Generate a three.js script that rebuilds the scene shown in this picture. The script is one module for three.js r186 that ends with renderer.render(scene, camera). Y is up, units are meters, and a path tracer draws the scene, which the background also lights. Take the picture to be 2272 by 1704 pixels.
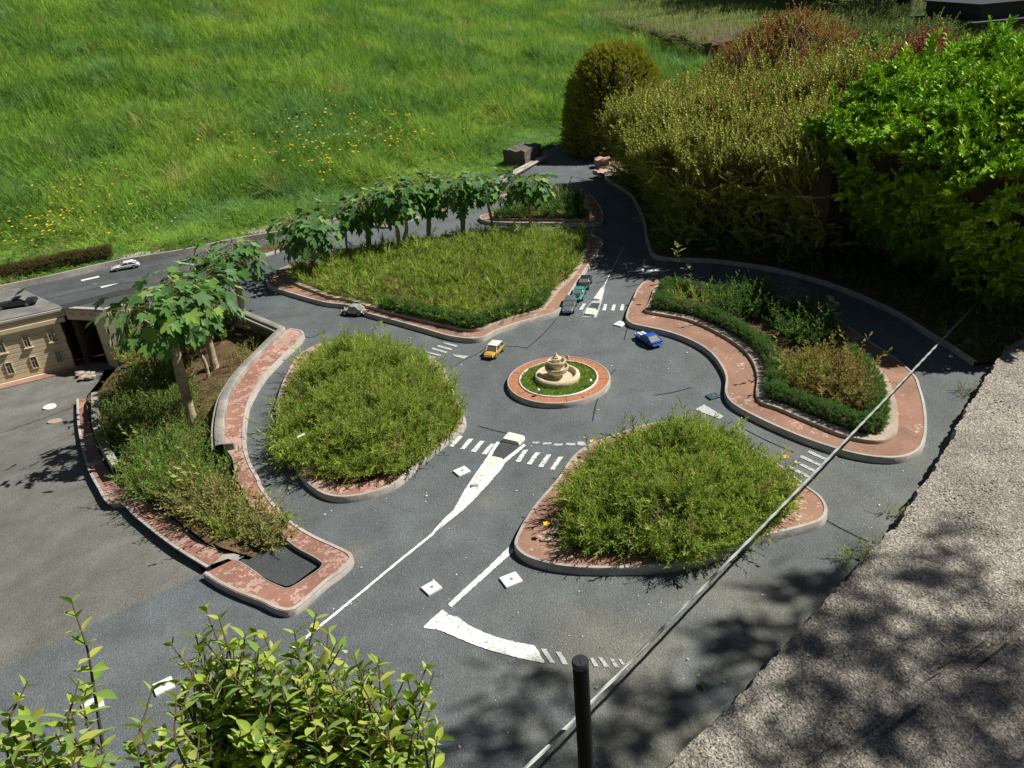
import * as THREE from 'three';
import { mergeGeometries, toCreasedNormals } from 'three/addons/utils/BufferGeometryUtils.js';
import { RoundedBoxGeometry } from 'three/addons/geometries/RoundedBoxGeometry.js';
import { TessellateModifier } from 'three/addons/modifiers/TessellateModifier.js';
import { createNoise2D } from 'simplex-noise';

// ------------------------------------------------------------------ camera, sky, sun, exposure
const scene = new THREE.Scene();
const rad = THREE.MathUtils.degToRad;
const camera = new THREE.PerspectiveCamera(50, 4 / 3, 0.05, 600);
camera.position.set(0, 1.65, 0);
camera.rotation.order = 'YXZ';
camera.rotation.set(rad(-27.3), 0, rad(-5));
const SUN = new THREE.Vector3(Math.cos(rad(50)) * Math.cos(rad(9)), Math.sin(rad(50)), -Math.cos(rad(50)) * Math.sin(rad(9)));
{ // a clear early-summer sky: deep blue overhead, paler to the horizon, a little brighter round the sun
  const w = 256, h = 128, d = new Float32Array(w * h * 4);
  for (let j = 0; j < h; j++) for (let i = 0; i < w; i++) {
    const el = (j + 0.5) / h * Math.PI - Math.PI / 2, az = ((i + 0.5) / w - 0.5) * 2 * Math.PI, y = Math.sin(el), c = Math.cos(el) * Math.cos(az) * SUN.x + y * SUN.y + Math.cos(el) * Math.sin(az) * SUN.z;
    const k = Math.pow(1 - Math.max(0, y), 3), halo = 0.05 * Math.pow(Math.max(0, c), 8), o = (j * w + i) * 4;
    d[o] = 0.032 + 0.065 * k + halo; d[o + 1] = 0.045 + 0.065 * k + halo; d[o + 2] = 0.075 + 0.055 * k + halo; d[o + 3] = 1;
  }
  const t = new THREE.DataTexture(d, w, h, THREE.RGBAFormat, THREE.FloatType);
  t.mapping = THREE.EquirectangularReflectionMapping; t.magFilter = t.minFilter = THREE.LinearFilter; t.needsUpdate = true;
  scene.background = t; scene.environment = t;
}
const sun = new THREE.DirectionalLight(new THREE.Color().setRGB(1, 0.95, 0.87), 5);
sun.position.copy(SUN).multiplyScalar(30).add(new THREE.Vector3(0, 0, -4));
sun.target.position.set(0, 0, -4);
sun.castShadow = true;
sun.shadow.mapSize.set(4096, 4096);
Object.assign(sun.shadow.camera, { left: -14, right: 14, top: 14, bottom: -14, near: 1, far: 80 });
sun.name = 'sun';
scene.add(sun, sun.target);
const renderer = new THREE.WebGLRenderer({ antialias: true });
renderer.toneMapping = THREE.LinearToneMapping;
renderer.toneMappingExposure = 1.25;
renderer.shadowMap.enabled = true;

// ------------------------------------------------------------------ helpers
function rng(seed) { let a = seed >>> 0; return () => { a = (a + 0x6d2b79f5) | 0; let t = Math.imul(a ^ (a >>> 15), 1 | a); t = (t + Math.imul(t ^ (t >>> 7), 61 | t)) ^ t; return ((t ^ (t >>> 14)) >>> 0) / 4294967296; }; }
const noise = createNoise2D(rng(11)), noiseB = createNoise2D(rng(12)), noiseC = createNoise2D(rng(13));
const clamp = (v, a = 0, b = 1) => Math.min(b, Math.max(a, v));
const lerp = (a, b, t) => a + (b - a) * t;
const smooth = (a, b, v) => { const t = clamp((v - a) / (b - a)); return t * t * (3 - 2 * t); };
const V = (x, y, z) => new THREE.Vector3(x, y, z);
const taken = {};
function numbered(n) { const k = taken[n] = (taken[n] ?? -1) + 1; return k ? n + '_' + String(k).padStart(3, '0') : n; }
function shadow(o) { o.castShadow = o.receiveShadow = true; return o; }
function tag(o, label, category, group) { o.userData.label = label; o.userData.category = category; if (group) o.userData.group = group; return o; }
function thing(name, label, category, at = [0, 0, 0], turn = 0, group) {
  const o = new THREE.Group(); o.name = numbered(name); o.position.set(...at); o.rotation.y = turn; scene.add(o);
  return tag(o, label, category, group);
}
function part(name, geo, mat, parent, label) { const m = shadow(new THREE.Mesh(geo, mat)); m.name = name; if (label) m.userData.label = label; parent.add(m); return m; }
function one(name, geo, mat, label, category, group) { const m = shadow(new THREE.Mesh(geo, mat)); m.name = numbered(name); scene.add(m); return tag(m, label, category, group); }
function structure(name, geo, mat, label) { const m = shadow(geo ? new THREE.Mesh(geo, mat) : new THREE.Group()); m.name = numbered(name); m.userData.kind = 'structure'; if (label) m.userData.label = label; scene.add(m); return m; }
function copies(name, geo, mat, list, parent, colors) {        // uncountable masses: one InstancedMesh per variant
  const m = shadow(new THREE.InstancedMesh(geo, mat, list.length)); m.name = name;
  list.forEach((x, i) => { m.setMatrixAt(i, x); if (colors) m.setColorAt(i, colors[i]); });
  m.userData.kind = 'stuff'; parent.add(m); return m;
}
const Q4 = new THREE.Quaternion(), UP = V(0, 1, 0), UNIT = V(1, 1, 1);
function pose(p, dir, spin, s) {                                 // a matrix that stands +y along dir at p
  const q = new THREE.Quaternion().setFromUnitVectors(UP, dir.clone().normalize()).multiply(Q4.setFromAxisAngle(UP, spin));
  return new THREE.Matrix4().compose(p, q, s.isVector3 ? s : V(s, s, s));
}
const lin = (r, g, b) => new THREE.Color().setRGB(r, g, b);
const css = (s) => new THREE.Color(s);

// ---- flat outlines
const area = (r) => r.reduce((a, p, i) => { const q = r[(i + 1) % r.length]; return a + p[0] * q[1] - q[0] * p[1]; }, 0) / 2;
function closedRing(pts, n = 160, tension = 0.5) {
  const c = new THREE.CatmullRomCurve3(pts.map((p) => V(p[0], 0, p[1])), true, 'centripetal', tension);
  const r = c.getSpacedPoints(n).slice(0, n).map((p) => [p.x, p.z]);
  return area(r) < 0 ? r.reverse() : r;
}
function openLine(pts, n = 60) {
  const c = new THREE.CatmullRomCurve3(pts.map((p) => V(p[0], p[2] ?? 0, p[1])), false, 'centripetal');
  return c.getSpacedPoints(n).map((p) => [p.x, p.z, p.y]);
}
function inset(r, d) {                                           // moves a ring (positive area) inwards by d
  const n = r.length;
  return r.map((p, i) => {
    const a = r[(i + n - 2) % n], b = r[(i + 2) % n];
    const tx = b[0] - a[0], tz = b[1] - a[1], l = Math.hypot(tx, tz) || 1;
    return [p[0] - tz / l * d, p[1] + tx / l * d];
  });
}
function inside(r, x, z) { let c = false; for (let i = 0, j = r.length - 1; i < r.length; j = i++) { const [a, b] = r[i], [d, e] = r[j]; if ((b > z) !== (e > z) && x < (d - a) * (z - b) / (e - b) + a) c = !c; } return c; }
function edgeDistance(r, x, z, open) { let m = 1e9; for (let i = 0; i < r.length - (open ? 1 : 0); i++) { const a = r[i], b = r[(i + 1) % r.length], dx = b[0] - a[0], dz = b[1] - a[1]; const t = clamp(((x - a[0]) * dx + (z - a[1]) * dz) / (dx * dx + dz * dz || 1)); m = Math.min(m, Math.hypot(x - a[0] - dx * t, z - a[1] - dz * t)); } return m; }
function geometry(pos, idx, uv) {
  const g = new THREE.BufferGeometry();
  g.setAttribute('position', new THREE.Float32BufferAttribute(pos, 3));
  if (!uv) { uv = []; for (let i = 0; i < pos.length; i += 3) uv.push(pos[i] + pos[i + 1] * 0.7, pos[i + 2] + pos[i + 1] * 0.7); }
  g.setAttribute('uv', new THREE.Float32BufferAttribute(uv, 2));
  if (idx) g.setIndex(idx);
  g.computeVertexNormals();
  return g;
}
function fill(r, y = 0, hole) {                                   // a horizontal sheet bounded by r
  const con = r.map((p) => new THREE.Vector2(p[0], p[1])), holes = hole ? [hole.map((p) => new THREE.Vector2(p[0], p[1]))] : [];
  const f = THREE.ShapeUtils.triangulateShape(con, holes), all = con.concat(...holes);
  const yy = typeof y === 'function' ? y : () => y, pos = [], idx = [];
  all.forEach((p) => pos.push(p.x, yy(p.x, p.y), p.y));
  f.forEach(([a, b, c]) => { const s = (all[b].x - all[a].x) * (all[c].y - all[a].y) - (all[c].x - all[a].x) * (all[b].y - all[a].y); s < 0 ? idx.push(a, b, c) : idx.push(a, c, b); });
  return geometry(pos, idx);
}
function fineFill(r, y, edge, hole) {
  const yy = typeof y === 'function' ? y : () => y;
  const g = new TessellateModifier(edge, 9).modify(fill(r, 0, hole)), p = g.attributes.position, uv = [];
  for (let i = 0; i < p.count; i++) { p.setY(i, yy(p.getX(i), p.getZ(i))); uv.push(p.getX(i), p.getZ(i)); }
  g.setAttribute('uv', new THREE.Float32BufferAttribute(uv, 2));
  g.computeVertexNormals();
  return g;
}
function sweepRing(r, profile, closed = true, flip = false) {     // profile: [inset, height] pairs carried round r
  const n = r.length, m = profile.length, pos = [], idx = [], uv = [];
  let run = 0;
  for (let i = 0; i < n; i++) {
    const a = closed ? r[(i + n - 1) % n] : r[Math.max(0, i - 1)], b = closed ? r[(i + 1) % n] : r[Math.min(n - 1, i + 1)], p = r[i];
    const tx = b[0] - a[0], tz = b[1] - a[1], l = Math.hypot(tx, tz) || 1;
    if (i) run += Math.hypot(p[0] - r[i - 1][0], p[1] - r[i - 1][1]);
    let w = 0;
    profile.forEach(([o, y], k) => { if (k) w += Math.hypot(o - profile[k - 1][0], y - profile[k - 1][1]); pos.push(p[0] - tz / l * o, y + (p[2] ?? 0), p[1] + tx / l * o); uv.push(run, w); });
  }
  for (let i = 0; i < (closed ? n : n - 1); i++) for (let k = 0; k < m - 1; k++) {
    const a = i * m + k, b = ((i + 1) % n) * m + k;
    flip ? idx.push(a, b, a + 1, b, b + 1, a + 1) : idx.push(a, a + 1, b, b, a + 1, b + 1);
  }
  return toCreasedNormals(geometry(pos, idx, uv), 0.7);
}
function tube(points, radii, sides = 7, close = true) {
  const c = new THREE.CatmullRomCurve3(points, false, 'centripetal'), n = Math.max(2, (points.length - 1) * 4), pos = [], idx = [], uv = [];
  const fr = c.computeFrenetFrames(n, false), L = c.getLength();
  for (let i = 0; i <= n; i++) {
    const t = i / n, p = c.getPointAt(t), k = t * (radii.length - 1), a = Math.floor(k), R = lerp(radii[a], radii[Math.min(a + 1, radii.length - 1)], k - a);
    for (let j = 0; j <= sides; j++) {
      const th = j / sides * Math.PI * 2, v = fr.normals[i].clone().multiplyScalar(Math.cos(th) * R).addScaledVector(fr.binormals[i], Math.sin(th) * R).add(p);
      pos.push(v.x, v.y, v.z); uv.push(j / sides * 6.28 * R, t * L);
    }
  }
  for (let i = 0; i < n; i++) for (let j = 0; j < sides; j++) { const a = i * (sides + 1) + j, b = a + sides + 1; idx.push(a, b, a + 1, b, b + 1, a + 1); }
  if (close) for (const i of [0, n]) { const p = c.getPointAt(i / n), o = pos.length / 3; pos.push(p.x, p.y, p.z); uv.push(0, 0); for (let j = 0; j < sides; j++) { const a = i * (sides + 1) + j; i ? idx.push(o, a, a + 1) : idx.push(o, a + 1, a); } }
  return geometry(pos, idx, uv);
}
function box(w, h, d, x = 0, y = 0, z = 0, bevel = 0) {
  const g = bevel ? new RoundedBoxGeometry(w, h, d, 2, bevel) : new THREE.BoxGeometry(w, h, d);
  return g.translate(x, y, z);
}
const merge = (list) => { const l = list.map((g) => { const q = g.index ? g.toNonIndexed() : g; for (const k of Object.keys(q.attributes)) if (!['position', 'normal', 'uv'].includes(k)) q.deleteAttribute(k); return q; }); return mergeGeometries(l); };

// ---- computed textures
function hash2(x, y, s) { let h = Math.imul(x, 374761393) + Math.imul(y, 668265263) + Math.imul(s, 2246822519) | 0; h = Math.imul(h ^ (h >>> 13), 1274126177); return ((h ^ (h >>> 16)) >>> 0) / 4294967296; }
function pn(u, v, per, s) {                                        // value noise that repeats: u, v in 0..1
  const x = u * per, y = v * per, i = Math.floor(x), j = Math.floor(y), a = x - i, b = y - j, f = a * a * (3 - 2 * a), g = b * b * (3 - 2 * b);
  const i0 = i % per, j0 = j % per, i1 = (i + 1) % per, j1 = (j + 1) % per;
  return lerp(lerp(hash2(i0, j0, s), hash2(i1, j0, s), f), lerp(hash2(i0, j1, s), hash2(i1, j1, s), f), g);
}
const fbm = (u, v, per, s, o = 4) => { let a = 0, w = 0.5, t = 0; for (let k = 0; k < o; k++) { a += w * pn(u, v, per << k, s + k); t += w; w *= 0.55; } return a / t; };
function texture(size, metres, colour, fn) {
  const d = new Uint8Array(size * size * 4);
  for (let j = 0; j < size; j++) for (let i = 0; i < size; i++) { const c = fn(i / size, j / size, i, j), o = (j * size + i) * 4; if (typeof c === 'number') d[o] = d[o + 1] = d[o + 2] = clamp(c) * 255; else { d[o] = clamp(c[0], 0, 255); d[o + 1] = clamp(c[1], 0, 255); d[o + 2] = clamp(c[2], 0, 255); } d[o + 3] = 255; }
  const t = new THREE.DataTexture(d, size, size);
  t.wrapS = t.wrapT = THREE.RepeatWrapping; t.magFilter = t.minFilter = THREE.LinearFilter; t.repeat.set(1 / metres, 1 / metres);
  if (colour) t.colorSpace = THREE.SRGBColorSpace;
  t.needsUpdate = true;
  return t;
}
const mix3 = (a, b, t) => [lerp(a[0], b[0], t), lerp(a[1], b[1], t), lerp(a[2], b[2], t)];
const std = (o) => new THREE.MeshStandardMaterial({ roughness: 0.9, side: THREE.DoubleSide, ...o });

const asphaltMap = texture(1024, 0.8, true, (u, v, i, j) => {
  const g = pn(u, v, 512, 3) * 0.5 + pn(u, v, 256, 4) * 0.3 + hash2(i, j, 9) * 0.2, chip = pn(u, v, 340, 7) > 0.9 ? 1 : 0, pit = pn(u, v, 300, 8) < 0.1 ? 1 : 0;
  const k = 106 + (g - 0.5) * 58 + chip * 34 - pit * 24 + (fbm(u, v, 10, 20, 3) - 0.5) * 26;
  return [k * 0.97, k * 1.01, k * 1.01];
});
const asphaltBump = texture(1024, 0.8, false, (u, v) => pn(u, v, 512, 3) * 0.55 + pn(u, v, 256, 4) * 0.45);
const concreteMap = texture(512, 0.5, true, (u, v, i, j) => { const k = 176 + (fbm(u, v, 8, 41, 5) - 0.5) * 80 + (hash2(i, j, 5) - 0.5) * 26 - (pn(u, v, 128, 44) < 0.1 ? 40 : 0); return [k, k * 0.965, k * 0.92]; });
const concreteBump = texture(512, 0.5, false, (u, v) => fbm(u, v, 32, 48, 4));
function peeled(seed, share, red, pale) {                          // red floor paint, scuffed and flaked through to the pale render below
  return texture(1024, 1.1, true, (u, v, i, j) => {
    const big = fbm(u, v, 7, seed, 3), f = fbm(u, v, 34, seed + 9, 5), fine = fbm(u, v, 150, seed + 13, 3), t = 0.7 - share * 0.3 - (big - 0.5) * 0.55;
    const m = smooth(t, t + 0.05, f * 0.6 + fine * 0.4), chip = pn(u, v, 210, seed + 4) > 0.965 - share * 0.06 ? 0.55 : 0;
    const c = mix3(red, pale, clamp(Math.max(m * 0.9, chip))), k = 1 + (fbm(u, v, 11, seed + 20, 5) - 0.5) * 0.34 + (fine - 0.5) * 0.12 + (hash2(i, j, seed) - 0.5) * 0.1;
    return [c[0] * k, c[1] * k, c[2] * k];
  });
}
const redMap = peeled(60, 0.1, [146, 112, 94], [184, 162, 148]);
const pinkMap = peeled(80, 0.66, [148, 108, 93], [182, 152, 140]);
const soilMap = texture(512, 0.5, true, (u, v, i, j) => { const f = fbm(u, v, 12, 90, 5), c = mix3([62, 46, 30], [128, 104, 72], f); const k = 1 + (hash2(i, j, 91) - 0.5) * 0.4 + (pn(u, v, 120, 93) > 0.86 ? 0.5 : 0); return [c[0] * k, c[1] * k, c[2] * k]; });
const pathMap = texture(1024, 0.7, true, (u, v, i, j) => {
  const a = pn(u, v, 210, 101), b = pn(u, v, 120, 102), c = pn(u, v, 420, 103);
  let k = 136 + (a - 0.5) * 62 + (b - 0.5) * 34 + (c - 0.5) * 44 + (fbm(u, v, 6, 104, 4) - 0.5) * 46;
  if (a > 0.9) k += 34; if (a < 0.12) k -= 24;
  const w = pn(u, v, 150, 106);
  return [k * (1.02 + 0.04 * w), k * 1.0, k * (0.95 - 0.05 * w)];
});
const pathBump = texture(1024, 0.7, false, (u, v) => pn(u, v, 210, 101) * 0.6 + pn(u, v, 120, 102) * 0.4);
const paintMap = texture(512, 0.4, true, (u, v, i, j) => { const f = fbm(u, v, 60, 121, 4), wear = smooth(0.36, 0.28, f) * 0.5 + (pn(u, v, 200, 122) < 0.2 ? 0.3 : 0); const k = 236 + (hash2(i, j, 2) - 0.5) * 18; const c = mix3([k, k, k * 0.985], [118, 122, 124], clamp(wear)); return c; });
const fadedMap = texture(512, 0.4, true, (u, v, i, j) => { const f = fbm(u, v, 70, 131, 4), wear = smooth(0.42, 0.28, f) * 0.6 + 0.1; return mix3([222, 225, 224], [112, 117, 119], clamp(wear + (hash2(i, j, 3) - 0.5) * 0.2)); });
const barkMap = texture(256, 0.12, true, (u, v, i, j) => { const f = fbm(u, v, 8, 141, 5); const c = mix3([140, 125, 98], [208, 196, 168], f); const k = 1 + (hash2(i, j, 6) - 0.5) * 0.14 - (pn(u, v, 16, 144) < 0.14 ? 0.3 : 0); return [c[0] * k, c[1] * k, c[2] * k]; });
const stoneMap = texture(512, 0.3, true, (u, v, i, j) => { const f = fbm(u, v, 8, 151, 5); const c = mix3([186, 170, 138], [226, 214, 188], f); const k = 1 + (hash2(i, j, 4) - 0.5) * 0.1 - (pn(u, v, 60, 153) < 0.1 ? 0.12 : 0); return [c[0] * k, c[1] * k, c[2] * k]; });

const M = {
  asphalt: std({ map: asphaltMap, color: lin(0.84, 0.87, 0.89), bumpMap: asphaltBump, bumpScale: 0.0022, vertexColors: true, roughness: 0.86 }),
  asphaltPlain: std({ map: asphaltMap, bumpMap: asphaltBump, bumpScale: 0.002, color: lin(0.44, 0.46, 0.48) }),
  seam: std({ color: lin(0.016, 0.015, 0.014), roughness: 1 }),
  kerb: std({ map: concreteMap, bumpMap: concreteBump, bumpScale: 0.001 }),
  kerbPink: std({ map: concreteMap, bumpMap: concreteBump, bumpScale: 0.001, color: lin(1, 0.74, 0.62) }),
  concrete: std({ map: concreteMap, bumpMap: concreteBump, bumpScale: 0.0012, color: lin(0.72, 0.74, 0.74) }),
  deck: std({ map: concreteMap, bumpMap: concreteBump, bumpScale: 0.001, color: lin(0.42, 0.45, 0.48) }),
  ledge: std({ map: concreteMap, bumpMap: concreteBump, bumpScale: 0.0012, color: lin(0.95, 0.84, 0.74) }),
  red: std({ map: redMap, bumpMap: concreteBump, bumpScale: 0.0006 }),
  pink: std({ map: pinkMap, bumpMap: concreteBump, bumpScale: 0.0006 }),
  soil: std({ map: soilMap, bumpMap: soilMap, bumpScale: 0.008, roughness: 1 }),
  path: std({ map: pathMap, bumpMap: pathBump, bumpScale: 0.005, roughness: 0.95 }),
  paint: std({ map: paintMap, roughness: 0.75 }),
  faded: std({ map: fadedMap, roughness: 0.8 }),
  bark: std({ map: barkMap, bumpMap: barkMap, bumpScale: 0.004 }),
  stone: std({ map: stoneMap, bumpMap: stoneMap, bumpScale: 0.0015 }),
  white: std({ color: lin(0.8, 0.8, 0.79), roughness: 0.5 }),
  cream: std({ map: paintMap, color: lin(0.95, 0.92, 0.84), roughness: 0.7 }),
  steel: std({ color: lin(0.45, 0.46, 0.46), roughness: 0.4, metalness: 0.8 }),
  black: new THREE.MeshPhysicalMaterial({ color: lin(0.008, 0.008, 0.009), roughness: 0.75, specularIntensity: 0.25 }),
  dark: std({ color: lin(0.02, 0.02, 0.022), roughness: 0.6 }),
  rubber: std({ color: lin(0.014, 0.014, 0.014), roughness: 0.8 }),
  twig: std({ color: lin(0.1, 0.075, 0.045), roughness: 1 }),
};
const leafMat = (o = {}) => new THREE.MeshPhysicalMaterial({ side: THREE.DoubleSide, transmission: 0.32, thickness: 0, ...o, roughness: 1 });

// ------------------------------------------------------------------ the lie of the land
const RAMP0 = [-1.019, -2.088];
function rampY(x, z) { const s = (x - RAMP0[0]) * -0.549 + (z - RAMP0[1]) * -0.836, t = clamp(s / 2.75); return -0.385 * (t - 0.06 * (1 - Math.exp(-t / 0.06))) / 0.94; }
const verge = [[-3.599, -4.976], [-3.257, -5.163], [-2.960, -5.307], [-2.648, -5.496], [-2.141, -5.659], [-1.913, -5.786], [-1.475, -5.928], [-0.936, -6.293], [-0.260, -6.643], [0.132, -7.077], [0.459, -7.630]];   // the kerb at the foot of the bank
const vergeA = V(-3.257, 0, -5.163), vergeDir = V(0.832, 0, -0.555), vergeOut = V(-0.555, 0, -0.832);
function bankY(x, z) {                                                // the grass bank behind the upper road
  const d = (x - vergeA.x) * vergeOut.x + (z - vergeA.z) * vergeOut.z, along = (x - vergeA.x) * vergeDir.x + (z - vergeA.z) * vergeDir.z;
  const steep = lerp(0.27, 0.16, smooth(3, 8, along)), k = Math.max(0, d);
  const rise = steep * (k - 0.5 * (1 - Math.exp(-k / 0.5))), top = lerp(3.6, 1.6, smooth(3, 9, along));
  const y = rise < top * 0.7 ? rise : top * 0.7 + top * 0.3 * (1 - Math.exp(-(rise - top * 0.7) / (top * 0.3)));
  return y + noise(x * 0.6, z * 0.6) * 0.05 * smooth(0.3, 2, k) - 0.012;
}
structure('ground', new THREE.PlaneGeometry(500, 500).rotateX(-Math.PI / 2).translate(0, -0.68, 0), M.soil);

// ------------------------------------------------------------------ roads
const innerWall = [[-1.571, -4.447], [-1.417, -4.260], [-1.176, -4.005], [-1.151, -3.977], [-1.145, -3.964], [-1.152, -3.934], [-1.185, -3.788], [-1.234, -3.536], [-1.248, -3.368], [-1.243, -3.220], [-1.211, -3.040], [-1.183, -2.927], [-1.147, -2.812]];
const paveInner = [[-0.942, -2.400], [-0.909, -2.345], [-0.857, -2.281], [-0.779, -2.197], [-0.733, -2.147], [-0.647, -2.074], [-0.635, -2.051]];
const deckEdge = [[-4.4, -3.85], ...[[-2.637, -4.695], [-2.368, -4.605], [-2.199, -4.662]]];
{
  const cut = [...deckEdge, [-1.9, -4.62], ...innerWall, ...paveInner, ...[[-0.738, -1.972], [-1.027, -2.081], [-1.286, -1.899], [-1.496, -1.740]]];
  const outer = [[-3.2, -0.9], [-1.6, -0.4], [1.2, -0.4], [3.4, -0.4], [3.4, -8.3], [0.55, -8.3], ...verge.slice().reverse().map(([x, z]) => [x - 0.03, z - 0.04]), [-4.9, -4.1]];
  const ring = [...cut.map((p) => [p[0], p[1]]), ...outer];
  const g = fineFill(ring, 0, 0.085);
  tintRoad(g);
  structure('road', g, M.asphalt, 'grey asphalt road around the roundabout');
}
function tintRoad(g) {
  const p = g.attributes.position, c = [];
  const dust = [[0.537, -2.220], [0.398, -2.138], [0.225, -1.535], [0.309, -1.366], [0.561, -1.660], [1.155, -2.154], [1.283, -2.268], [-0.530, -2.125], [-0.108, -2.343], [0.928, -3.338]];
  for (let i = 0; i < p.count; i++) {
    const x = p.getX(i), z = p.getZ(i);
    let k = 1 + noise(x * 0.9, z * 0.9) * 0.1 + noiseB(x * 3.3, z * 3.3) * 0.09 + noiseC(x * 9, z * 9) * 0.05;
    const far = smooth(-1.0, -1.9, x) * smooth(-3.9, -4.7, z);        // the older, darker surface of the upper road
    k *= lerp(1, 0.66, far);
    let d = 0;
    for (let q = 0; q < dust.length; q++) { const r = q < 7 ? 0.3 : 0.06; d = Math.max(d, Math.exp(-((x - dust[q][0]) ** 2 + (z - dust[q][1]) ** 2) / (r * r)) * (q < 7 ? 0.95 : 0.6)); }
    d *= clamp(0.55 + 0.6 * noiseB(x * 4 + 9, z * 4) + 0.3 * noiseC(x * 14, z * 14));
    d = clamp(d);
    const b = 0.5 + 0.5 * noiseC(x * 1.3 + 5, z * 1.3);
    c.push(k * lerp(0.93 + 0.05 * b, 1.65, d), k * lerp(0.97 + 0.01 * b, 1.42, d), k * lerp(1.02 - 0.04 * b, 1.08, d));
  }
  g.setAttribute('color', new THREE.Float32BufferAttribute(c, 3));
}
{                                                                     // the street that runs down to the model building
  const edge = [...[[-1.017, -2.076], [-1.027, -2.083]], ...[[-1.074, -2.159, -0.003], [-1.247, -2.335, -0.028], [-1.506, -2.619, -0.082]], ...[[-1.553, -2.667, -0.091], [-1.781, -2.997, -0.151], [-2.115, -3.616, -0.255], [-2.394, -4.189, -0.349], [-2.473, -4.609, -0.385]], [-2.2, -4.62], [-2.75, -4.8], [-4.6, -3.9], [-4.4, -2.2], [-3.2, -0.85], ...[[-1.494, -1.736], [-1.285, -1.897]]];
  const g = fineFill(edge.map((p) => [p[0], p[1]]), (x, z) => rampY(x, z) - 0.004, 0.085), p = g.attributes.position, c = [];
  const pale = [[-2.107, -3.921, -0.293], [-1.944, -4.020, -0.292], [-2.233, -3.812, -0.289], [-2.608, -4.100, -0.356]];
  for (let i = 0; i < p.count; i++) {
    const x = p.getX(i), z = p.getZ(i);
    let k = 1.2 + noise(x * 1.2, z * 1.2) * 0.13 + noiseB(x * 4, z * 4) * 0.12 + noiseC(x * 11, z * 11) * 0.07, d = 0;
    for (const q of pale) d = Math.max(d, Math.exp(-((x - q[0]) ** 2 + (z - q[1]) ** 2) / 0.03));
    d = clamp(d * (0.4 + 0.6 * noiseB(x * 5, z * 5 + 4)));
    c.push(k * lerp(1.1, 1.5, d), k * lerp(0.98, 1.4, d), k * lerp(0.86, 1.25, d));
  }
  g.setAttribute('color', new THREE.Float32BufferAttribute(c, 3));
  structure('lower_street', g, M.asphalt, 'brownish asphalt street sloping down to the model building');
}
// joints between the cast road panels, laid as thin dark strips
function strip(pts, w, y, mat, name, parent) {
  const l = openLine(pts, Math.max(6, pts.length * 6)), pos = [], idx = [], uv = [];
  let run = 0;
  l.forEach((p, i) => {
    const a = l[Math.max(0, i - 1)], b = l[Math.min(l.length - 1, i + 1)], tx = b[0] - a[0], tz = b[1] - a[1], m = Math.hypot(tx, tz) || 1, ww = (typeof w === 'function' ? w(i / (l.length - 1)) : w) / 2;
    if (i) run += Math.hypot(p[0] - l[i - 1][0], p[1] - l[i - 1][1]);
    pos.push(p[0] - tz / m * ww, y + p[2], p[1] + tx / m * ww, p[0] + tz / m * ww, y + p[2], p[1] - tx / m * ww); uv.push(p[0], p[1], p[0] + ww * 2, p[1]);
    if (i) { const o = i * 2; idx.push(o - 2, o - 1, o, o - 1, o + 1, o); }
  });
  return part(name, geometry(pos, idx, uv), mat, parent);
}
const seams = structure('road_joints', null, null, 'dark joints between the road panels');
const crackW = (s) => (t) => 0.0035 + 0.003 * Math.abs(noise(t * 9 + s, s)) * Math.min(1, 6 * t, 6 * (1 - t) + 0.2);
[[[0.256, -3.875], [0.205, -3.760], [0.149, -3.653], [0.105, -3.586], [0.087, -3.552]], [[-0.020, -3.597], [0.034, -3.582], [0.087, -3.552]], [[-0.098, -3.610], [-0.146, -3.545], [-0.223, -3.471], [-0.267, -3.411]], [[-0.149, -2.856], [-0.097, -2.819], [-0.034, -2.777]], [[0.607, -3.754], [0.574, -3.640], [0.549, -3.549]], [[0.461, -3.250], [0.422, -3.178], [0.369, -3.051], [0.334, -2.942], [0.304, -2.814]],
  [[0.951, -2.072], [0.979, -2.027], [1.008, -1.986], [1.034, -1.953]], [[-0.942, -3.980], [-1.015, -3.912], [-1.050, -3.940]], [[0.863, -2.654], [0.920, -2.561], [0.985, -2.471]], [[0.750, -3.023], [0.667, -2.995], [0.583, -2.982]]].forEach((p, i) => strip(p, crackW(i * 3.1), 0.0012, M.seam, 'joint', seams));
strip([[-2.651, -3.761, -0.317], [-2.580, -3.822, -0.319], [-2.482, -3.903, -0.321], [-2.412, -3.977, -0.325], [-2.365, -4.040, -0.329]], crackW(50), 0.0012, M.seam, 'joint', seams);
// repaired strip of lighter asphalt on the upper road
const patches = structure('road_repairs', null, null, 'strips of smoother repaired asphalt in the upper road');
strip([[-2.837, -4.918], [-2.730, -4.979], [-2.614, -5.047], [-2.491, -5.105], [-2.313, -5.121]], 0.09, 0.002, std({ map: asphaltMap, color: lin(0.62, 0.63, 0.65) }), 'repair_strip', patches);
strip([[-2.654, -4.710], [-2.466, -4.817], [-2.352, -4.887], [-2.241, -4.922]], 0.1, 0.002, std({ map: asphaltMap, color: lin(0.25, 0.25, 0.26) }), 'repair_strip', patches);

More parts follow.
